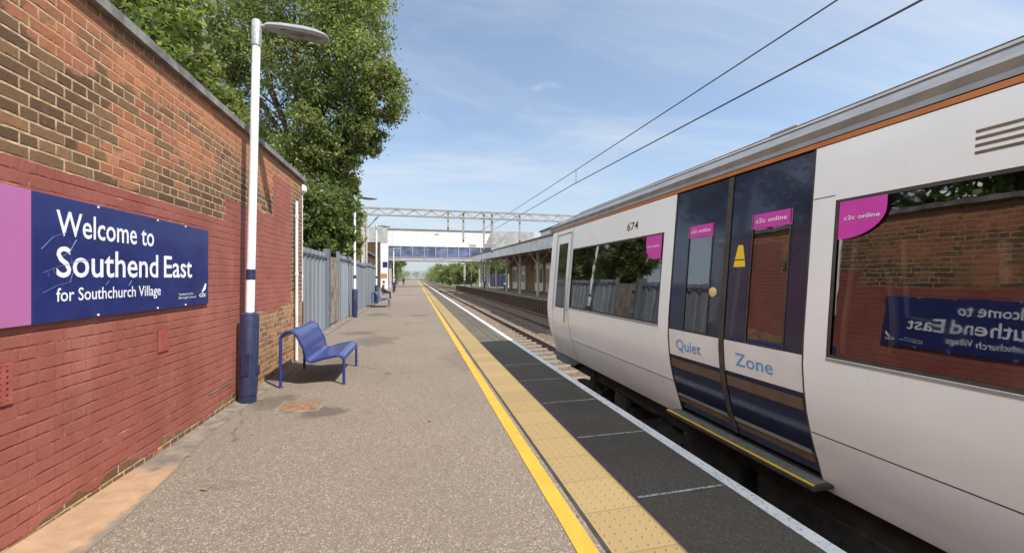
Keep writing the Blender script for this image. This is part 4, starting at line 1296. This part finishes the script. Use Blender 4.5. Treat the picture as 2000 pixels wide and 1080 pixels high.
bi = thing('litter_bin', (10.4, 46, 0), 'small white and black litter bin under the far canopy', 'litter bin')
mb = MB(); mb.lathe([(.22, 0), (.26, .7), (.26, .75)], n=12); mb.build('bin_body', M['dark'], bi)
mb = MB(); mb.lathe([(.27, .752), (.29, .85), (.10, 1.0)], n=12); mb.build('lid', M['lamp_white'], bi, smooth=True)

# ------------------------------------------------------------------ trees
def leaf_cloud(lobes, size, per, sub, seed, flat=.8):
    """lobes: (centre, radii); many small folded leaves gathered in clumps through each lobe"""
    g = np.random.default_rng(seed)
    P = []
    for c, r, dens in lobes:
        c = np.array(c); r = np.array(r)
        ns = max(3, int(sub * dens))
        d = g.normal(size=(ns, 3)); d /= np.linalg.norm(d, axis=1)[:, None]
        rad = .45 + .60 * g.random((ns, 1)) ** .6
        cc = c + d * rad * r
        cr = (.16 + .22 * g.random((ns, 1))) * r.mean()
        k = per
        off = g.normal(size=(ns, k, 3)) * .55
        pts = cc[:, None, :] + off * cr[:, None, :] * np.array([1, 1, flat])
        P.append(pts.reshape(-1, 3))
    P = np.concatenate(P)
    n = len(P)
    a = g.normal(size=(n, 3)); a[:, 2] -= .25; a /= np.linalg.norm(a, axis=1)[:, None]
    b = g.normal(size=(n, 3)); b -= a * (a * b).sum(1)[:, None]; b /= np.linalg.norm(b, axis=1)[:, None]
    nrm = np.cross(a, b)
    s = size * (.6 + .8 * g.random((n, 1)))
    V = np.empty((n, 4, 3))
    V[:, 0] = P - a * s * .6; V[:, 2] = P + a * s * .6
    V[:, 1] = P + b * s * .27 + nrm * s * .08; V[:, 3] = P - b * s * .27 + nrm * s * .08
    return V.reshape(-1, 3), n
def leaf_object(name, lobes, size, per, sub, seed, m, parent):
    V, n = leaf_cloud(lobes, size, per, sub, seed)
    me = bpy.data.meshes.new(name)
    me.vertices.add(len(V)); me.vertices.foreach_set('co', V.ravel())
    idx = np.arange(n * 4).reshape(n, 4)
    me.loops.add(n * 4); me.loops.foreach_set('vertex_index', idx.ravel())
    me.polygons.add(n); me.polygons.foreach_set('loop_start', np.arange(n) * 4); me.polygons.foreach_set('loop_total', np.full(n, 4))
    me.materials.append(m)
    me.update(); me.validate()
    o = bpy.data.objects.new(name, me); COL.objects.link(o); o.parent = parent
    return o
CA, SA = math.cos(R(13.65)), math.sin(R(13.65))
def at(px, py, Z):
    """world point seen at a photo pixel at depth Z (used to read the crown's proportions off the photo)"""
    X = (px - 1000) / 770 * Z
    return (X * CA + Z * SA, -X * SA + Z * CA, 1.55 + (543 - py) / 770 * Z)
def tree(name, base, lobes_w, limbs, label, m, size, per, sub, seed, group=None, tr0=.22):
    t = thing(name, base, label, 'tree', group)
    bx, by, bz = base
    lob = [((c[0] - bx, c[1] - by, c[2] - bz), r, d) for c, r, d in lobes_w]
    tk = MB()
    for pts, r0, r1 in limbs:
        n = len(pts)
        tk.tube([(p[0] - bx, p[1] - by, p[2] - bz) for p in pts], [r0 + (r1 - r0) * i / (n - 1) for i in range(n)], 7)
    tk.build('trunk', M['bark'], t, smooth=True)
    leaf_object('crown', lob, size, per, sub, seed, m, t)
    return t
def lobe(px, py, rp, Z, dens=1.0, sq=.85):
    r = rp / 770 * Z
    return (at(px, py, Z), (r, r * 1.05, r * sq), dens)
def limbs_to(base, fork, lobes_w, r0, seed, n=9):
    g = random.Random(seed)
    out = [([base, ((base[0] + fork[0]) / 2 + .15, (base[1] + fork[1]) / 2, (base[2] + fork[2]) / 2), fork], r0, r0 * .7)]
    for c, r, d in lobes_w:
        mid = [(fork[i] + c[i]) / 2 + g.uniform(-.4, .4) for i in range(3)]; mid[2] += .3
        tip = [c[i] + g.uniform(-.3, .3) * r[i] for i in range(3)]
        out.append(([fork, mid, c, tip], r0 * .42, .02))
        for _ in range(3):
            e = [c[i] + g.uniform(-.85, .85) * r[i] for i in range(3)]
            out.append(([mid, [(mid[i] + e[i]) / 2 + g.uniform(-.2, .2) for i in range(3)], e], r0 * .16, .012))
    return out
Zb = 17.0
LB = [lobe(492, 50, 80, Zb + .5), lobe(590, 20, 110, Zb), lobe(680, 45, 80, Zb - .4), lobe(705, 130, 72, Zb - .6), lobe(745, 190, 50, Zb - .6, .7), lobe(620, 130, 95, Zb, .75),
      lobe(520, 165, 95, Zb + .4, .5), lobe(445, 110, 60, Zb + .6, .8), lobe(565, 255, 85, Zb, .42), lobe(655, 235, 75, Zb - .4), lobe(705, 262, 42, Zb - .5, .8), lobe(600, 330, 75, Zb, 1.0),
      lobe(655, 310, 45, Zb - .5, .8), lobe(470, 240, 60, Zb + 1, .5), lobe(575, -70, 120, Zb + .3, .6), lobe(672, -40, 90, Zb, .7), lobe(510, 330, 60, Zb + .5, .8)]
bB = at(585, 560, Zb); bB = (bB[0], bB[1], -.6)
fB = at(588, 320, Zb)
tree('broadleaf_tree', bB, LB, limbs_to(bB, fB, LB, .30, 3), 'largest green tree, its crown rising over the fence behind the lamp post', M['leaf_main'], .13, 92, 78, 21)
Za = 11.5
LA = [lobe(285, 10, 75, Za), lobe(335, 55, 55, Za), lobe(365, 130, 46, Za, .9), lobe(300, -70, 90, Za, .8), lobe(240, -30, 70, Za), lobe(415, 190, 48, Za + .8, .8), lobe(440, 235, 40, Za + 1, .8), lobe(330, 110, 60, Za + .6), lobe(400, 260, 60, Za + 1.2)]
bA = at(300, 560, Za + .5); bA = (bA[0], bA[1], -.6)
fA = at(310, 180, Za)
tree('broadleaf_tree', bA, LA, limbs_to(bA, fA, LA, .22, 5), 'yellower green leafy tree right behind the brick wall coping', M['leaf_yellow'], .135, 55, 50, 22)
# two trees behind the wall near the viewer: out of the picture, mirrored in the train windows
for (x_, y_, sd_) in ((-6.0, 4.2, 61), (-6.6, 8.2, 62)):
    LR = [((x_ + a, y_ + b, c), (1.5, 1.5, 1.2), .8) for a, b, c in ((0, 0, 5.2), (.8, 1.0, 6.0), (-.5, -1.2, 5.8), (.4, -.6, 7.0), (.2, .9, 4.4))]
    bR = (x_, y_, -.6); fR = (x_, y_, 3.0)
    tree('broadleaf_tree', bR, LR, limbs_to(bR, fR, LR, .2, sd_), 'dark green tree behind the brick wall, mirrored in the train window' if sd_ == 61 else 'green tree behind the far half of the brick wall', M['leaf_dark'], .2, 40, 40, sd_)
# shrubs right behind the fence
def shrub(px, py, rp, Z, lab, seed, m='leaf_dark', extra=()):
    LS = [lobe(px, py, rp, Z)] + [lobe(*e) for e in extra]
    b = at(px, 560, Z); b = (b[0], b[1], -.6)
    f = at(px, min(py + rp * .5, 520), Z)
    tree('shrub', b, LS, limbs_to(b, f, LS, .12, seed), lab, M[m], .15, 55, 60, seed + 40)
shrub(632, 400, 58, 14.6, 'dark green bush filling the gap above the gate in the fence', 31, extra=((600, 420, 50, 14.0), (612, 470, 40, 14.2), (640, 460, 50, 14.8)))
shrub(664, 420, 40, 19.5, 'taller green bush behind the second lamp post', 32, 'leaf_main', extra=((676, 365, 24, 19.5), (664, 470, 38, 19.3), (672, 470, 28, 19.5)))
shrub(684, 440, 22, 24, 'small bush just left of the gantry post', 33, 'leaf_main', extra=((680, 480, 24, 24), (686, 405, 14, 24, .6)))
# distant trees
def far_tree(x, y, h, w, lab, seed, m, grp):
    z0 = -.6
    g = random.Random(seed)
    LS = []
    for q in range(6):
        a = g.uniform(0, 6.28); rr = g.uniform(.1, .5) * w
        LS.append(((x + rr * math.cos(a), y + rr * math.sin(a), h * (.16 + .62 * q / 5)), (w * .45, w * .45, h * .24), 1))
    b = (x, y, z0); f = (x, y, h * .35)
    tree('distant_tree', b, LS, limbs_to(b, f, LS, .18, seed), lab, M[m], .34, 40, 26, seed, grp)
i = 0
for (x, y, h, w, m) in ((11.5, 98, 6.0, 4.5, 'leaf_main'), (13.5, 104, 6.4, 5, 'leaf_dark'), (9.5, 112, 5.5, 5, 'leaf_main'), (10.5, 124, 6.0, 5, 'leaf_dark'), (15.5, 96, 6.6, 5, 'leaf_main'), (18, 88, 6.8, 5, 'leaf_main'), (21, 84, 7.2, 5.5, 'leaf_dark'), (8.5, 135, 5.8, 5, 'leaf_main')):
    far_tree(x, y, h, w, 'one of the green trees beyond the far platform, seen beneath the footbridge', 60 + i, m, 'trees beyond the far platform'); i += 1
far_tree(-5.2, 92, 6.5, 3.2, 'green tree standing left of the tracks just beyond the footbridge', 80, 'leaf_main', 'trees left of the track beyond the bridge')
far_tree(-10.5, 33, 6.0, 5, 'green tree left of the gantry behind the grey fence', 82, 'leaf_dark', None)
far_tree(-9.5, 43, 8.5, 5.5, 'green tree right behind the left gantry post', 83, 'leaf_main', None)

q = 90
for (x, y, h, w) in ((-9, 118, 7, 5), (-11, 150, 8, 7), (-13, 190, 9, 9), (-15, 250, 10, 12), (-16, 330, 11, 16), (10, 160, 7, 7), (12, 195, 8, 9), (14, 250, 9, 12), (16, 330, 10, 16), (30, 150, 8, 9), (26, 110, 8, 7), (0, 430, 9, 26)):
    far_tree(x, y, h, w, 'one of the hazy green trees lining the railway far beyond the footbridge', q, 'leaf_dark' if q % 2 else 'leaf_main', 'trees far beyond the footbridge'); q += 1
# ------------------------------------------------------------------ people, far along the platform
def person(loc, joints, radii, edges, mats, hair_c, label, rot=0, split=None):
    t = thing('person', loc, label, 'person', None, (0, 0, rot))
    me = bpy.data.meshes.new('body')
    me.from_pydata(joints, edges, [])
    ob = bpy.data.objects.new('body', me); COL.objects.link(ob)
    md = ob.modifiers.new('skin', 'SKIN')
    sv = me.skin_vertices[0] if me.skin_vertices else None
    if sv is None:
        bpy.context.view_layer.objects.active = ob
        bm = bmesh.new(); bm.from_mesh(me); bm.verts.layers.skin.verify(); bm.to_mesh(me); bm.free(); sv = me.skin_vertices[0]
    for i, r in enumerate(radii): sv.data[i].radius = (r, r)
    sv.data[0].use_root = True
    ss = ob.modifiers.new('sub', 'SUBSURF'); ss.levels = 1; ss.render_levels = 1
    bpy.context.view_layer.update()
    dg = bpy.context.evaluated_depsgraph_get()
    nm = bpy.data.meshes.new_from_object(ob.evaluated_get(dg))
    bpy.data.objects.remove(ob)
    nm.materials.clear()
    for m in mats: nm.materials.append(m)
    for p in nm.polygons:
        p.material_index = split(p.center); p.use_smooth = True
    b = bpy.data.objects.new('body', nm); COL.objects.link(b); b.parent = t
    h = MB(); h.ellipsoid((hair_c[0], hair_c[1] + .015, hair_c[2] + .035), (.088, .10, .095)); h.build('hair', M['hair'], t, smooth=True)
    fc = MB()
    for sx in (-.03, .03): fc.ellipsoid((hair_c[0] + sx, hair_c[1] - .098, hair_c[2] + .01), (.012, .008, .009), 6, 4)
    fc.ellipsoid((hair_c[0], hair_c[1] - .105, hair_c[2] - .02), (.013, .018, .022), 6, 4)
    fc.build('face', M['skin'], t)
    return t
stand_j = [(0, 0, .95), (0, 0, 1.15), (0, 0, 1.40), (0, -.01, 1.50), (0, -.02, 1.60), (0, -.02, 1.70),
           (.18, 0, 1.40), (.23, .02, 1.12), (.22, -.04, .88), (.22, -.05, .80), (-.18, 0, 1.40), (-.23, .02, 1.12), (-.22, -.04, .88), (-.22, -.05, .80),
           (.10, 0, .90), (.11, -.02, .50), (.11, .03, .08), (.11, -.12, .04), (-.10, 0, .90), (-.11, .05, .50), (-.11, .12, .08), (-.11, -.02, .04)]
stand_e = [(0, 1), (1, 2), (2, 3), (3, 4), (4, 5), (2, 6), (6, 7), (7, 8), (8, 9), (2, 10), (10, 11), (11, 12), (12, 13), (0, 14), (14, 15), (15, 16), (16, 17), (0, 18), (18, 19), (19, 20), (20, 21)]
stand_r = [.14, .13, .15, .06, .085, .07, .065, .05, .04, .035, .065, .05, .04, .035, .09, .065, .045, .04, .09, .065, .045, .04]
def sp_stand(c):
    if c.z > 1.48: return 0
    if c.z < .93 and abs(c.x) < .19: return 2
    if c.z < .84: return 0
    return 1
person((-2.45, 81, 0), stand_j, stand_r, stand_e, [M['skin'], M['cloth_dark'], M['cloth_dark']], (0, -.02, 1.66), 'person in dark clothes walking beyond the footbridge', 0, sp_stand)
person((-2.55, 49, 0), stand_j, stand_r, stand_e, [M['skin'], M['cloth_blue'], M['cloth_dark']], (0, -.02, 1.66), 'person in a blue jacket standing on the platform before the footbridge', R(20), sp_stand)
sit_j = [(0, .12, .50), (0, .16, .72), (0, .14, .98), (0, .11, 1.08), (0, .09, 1.17), (0, .09, 1.27),
         (.18, .14, .97), (.22, .10, .72), (.17, -.12, .60), (.14, -.18, .59), (-.18, .14, .97), (-.22, .10, .72), (-.17, -.12, .60), (-.14, -.18, .59),
         (.10, .02, .50), (.12, -.36, .50), (.12, -.36, .08), (.12, -.48, .04), (-.10, .02, .50), (-.12, -.36, .50), (-.12, -.36, .08), (-.12, -.48, .04)]
def sp_sit(c):
    if c.z > 1.06: return 0
    if c.z < .60 and (c.y < .05 or c.z < .45): return 2
    if c.y < -.10 and c.z > .5: return 0
    return 1
person((-2.28, 31.1, .0), sit_j, stand_r, stand_e, [M['skin'], M['cloth_brown'], M['cloth_dark']], (0, .09, 1.23), 'person in a brown top sitting on the far bench', R(90), sp_sit)
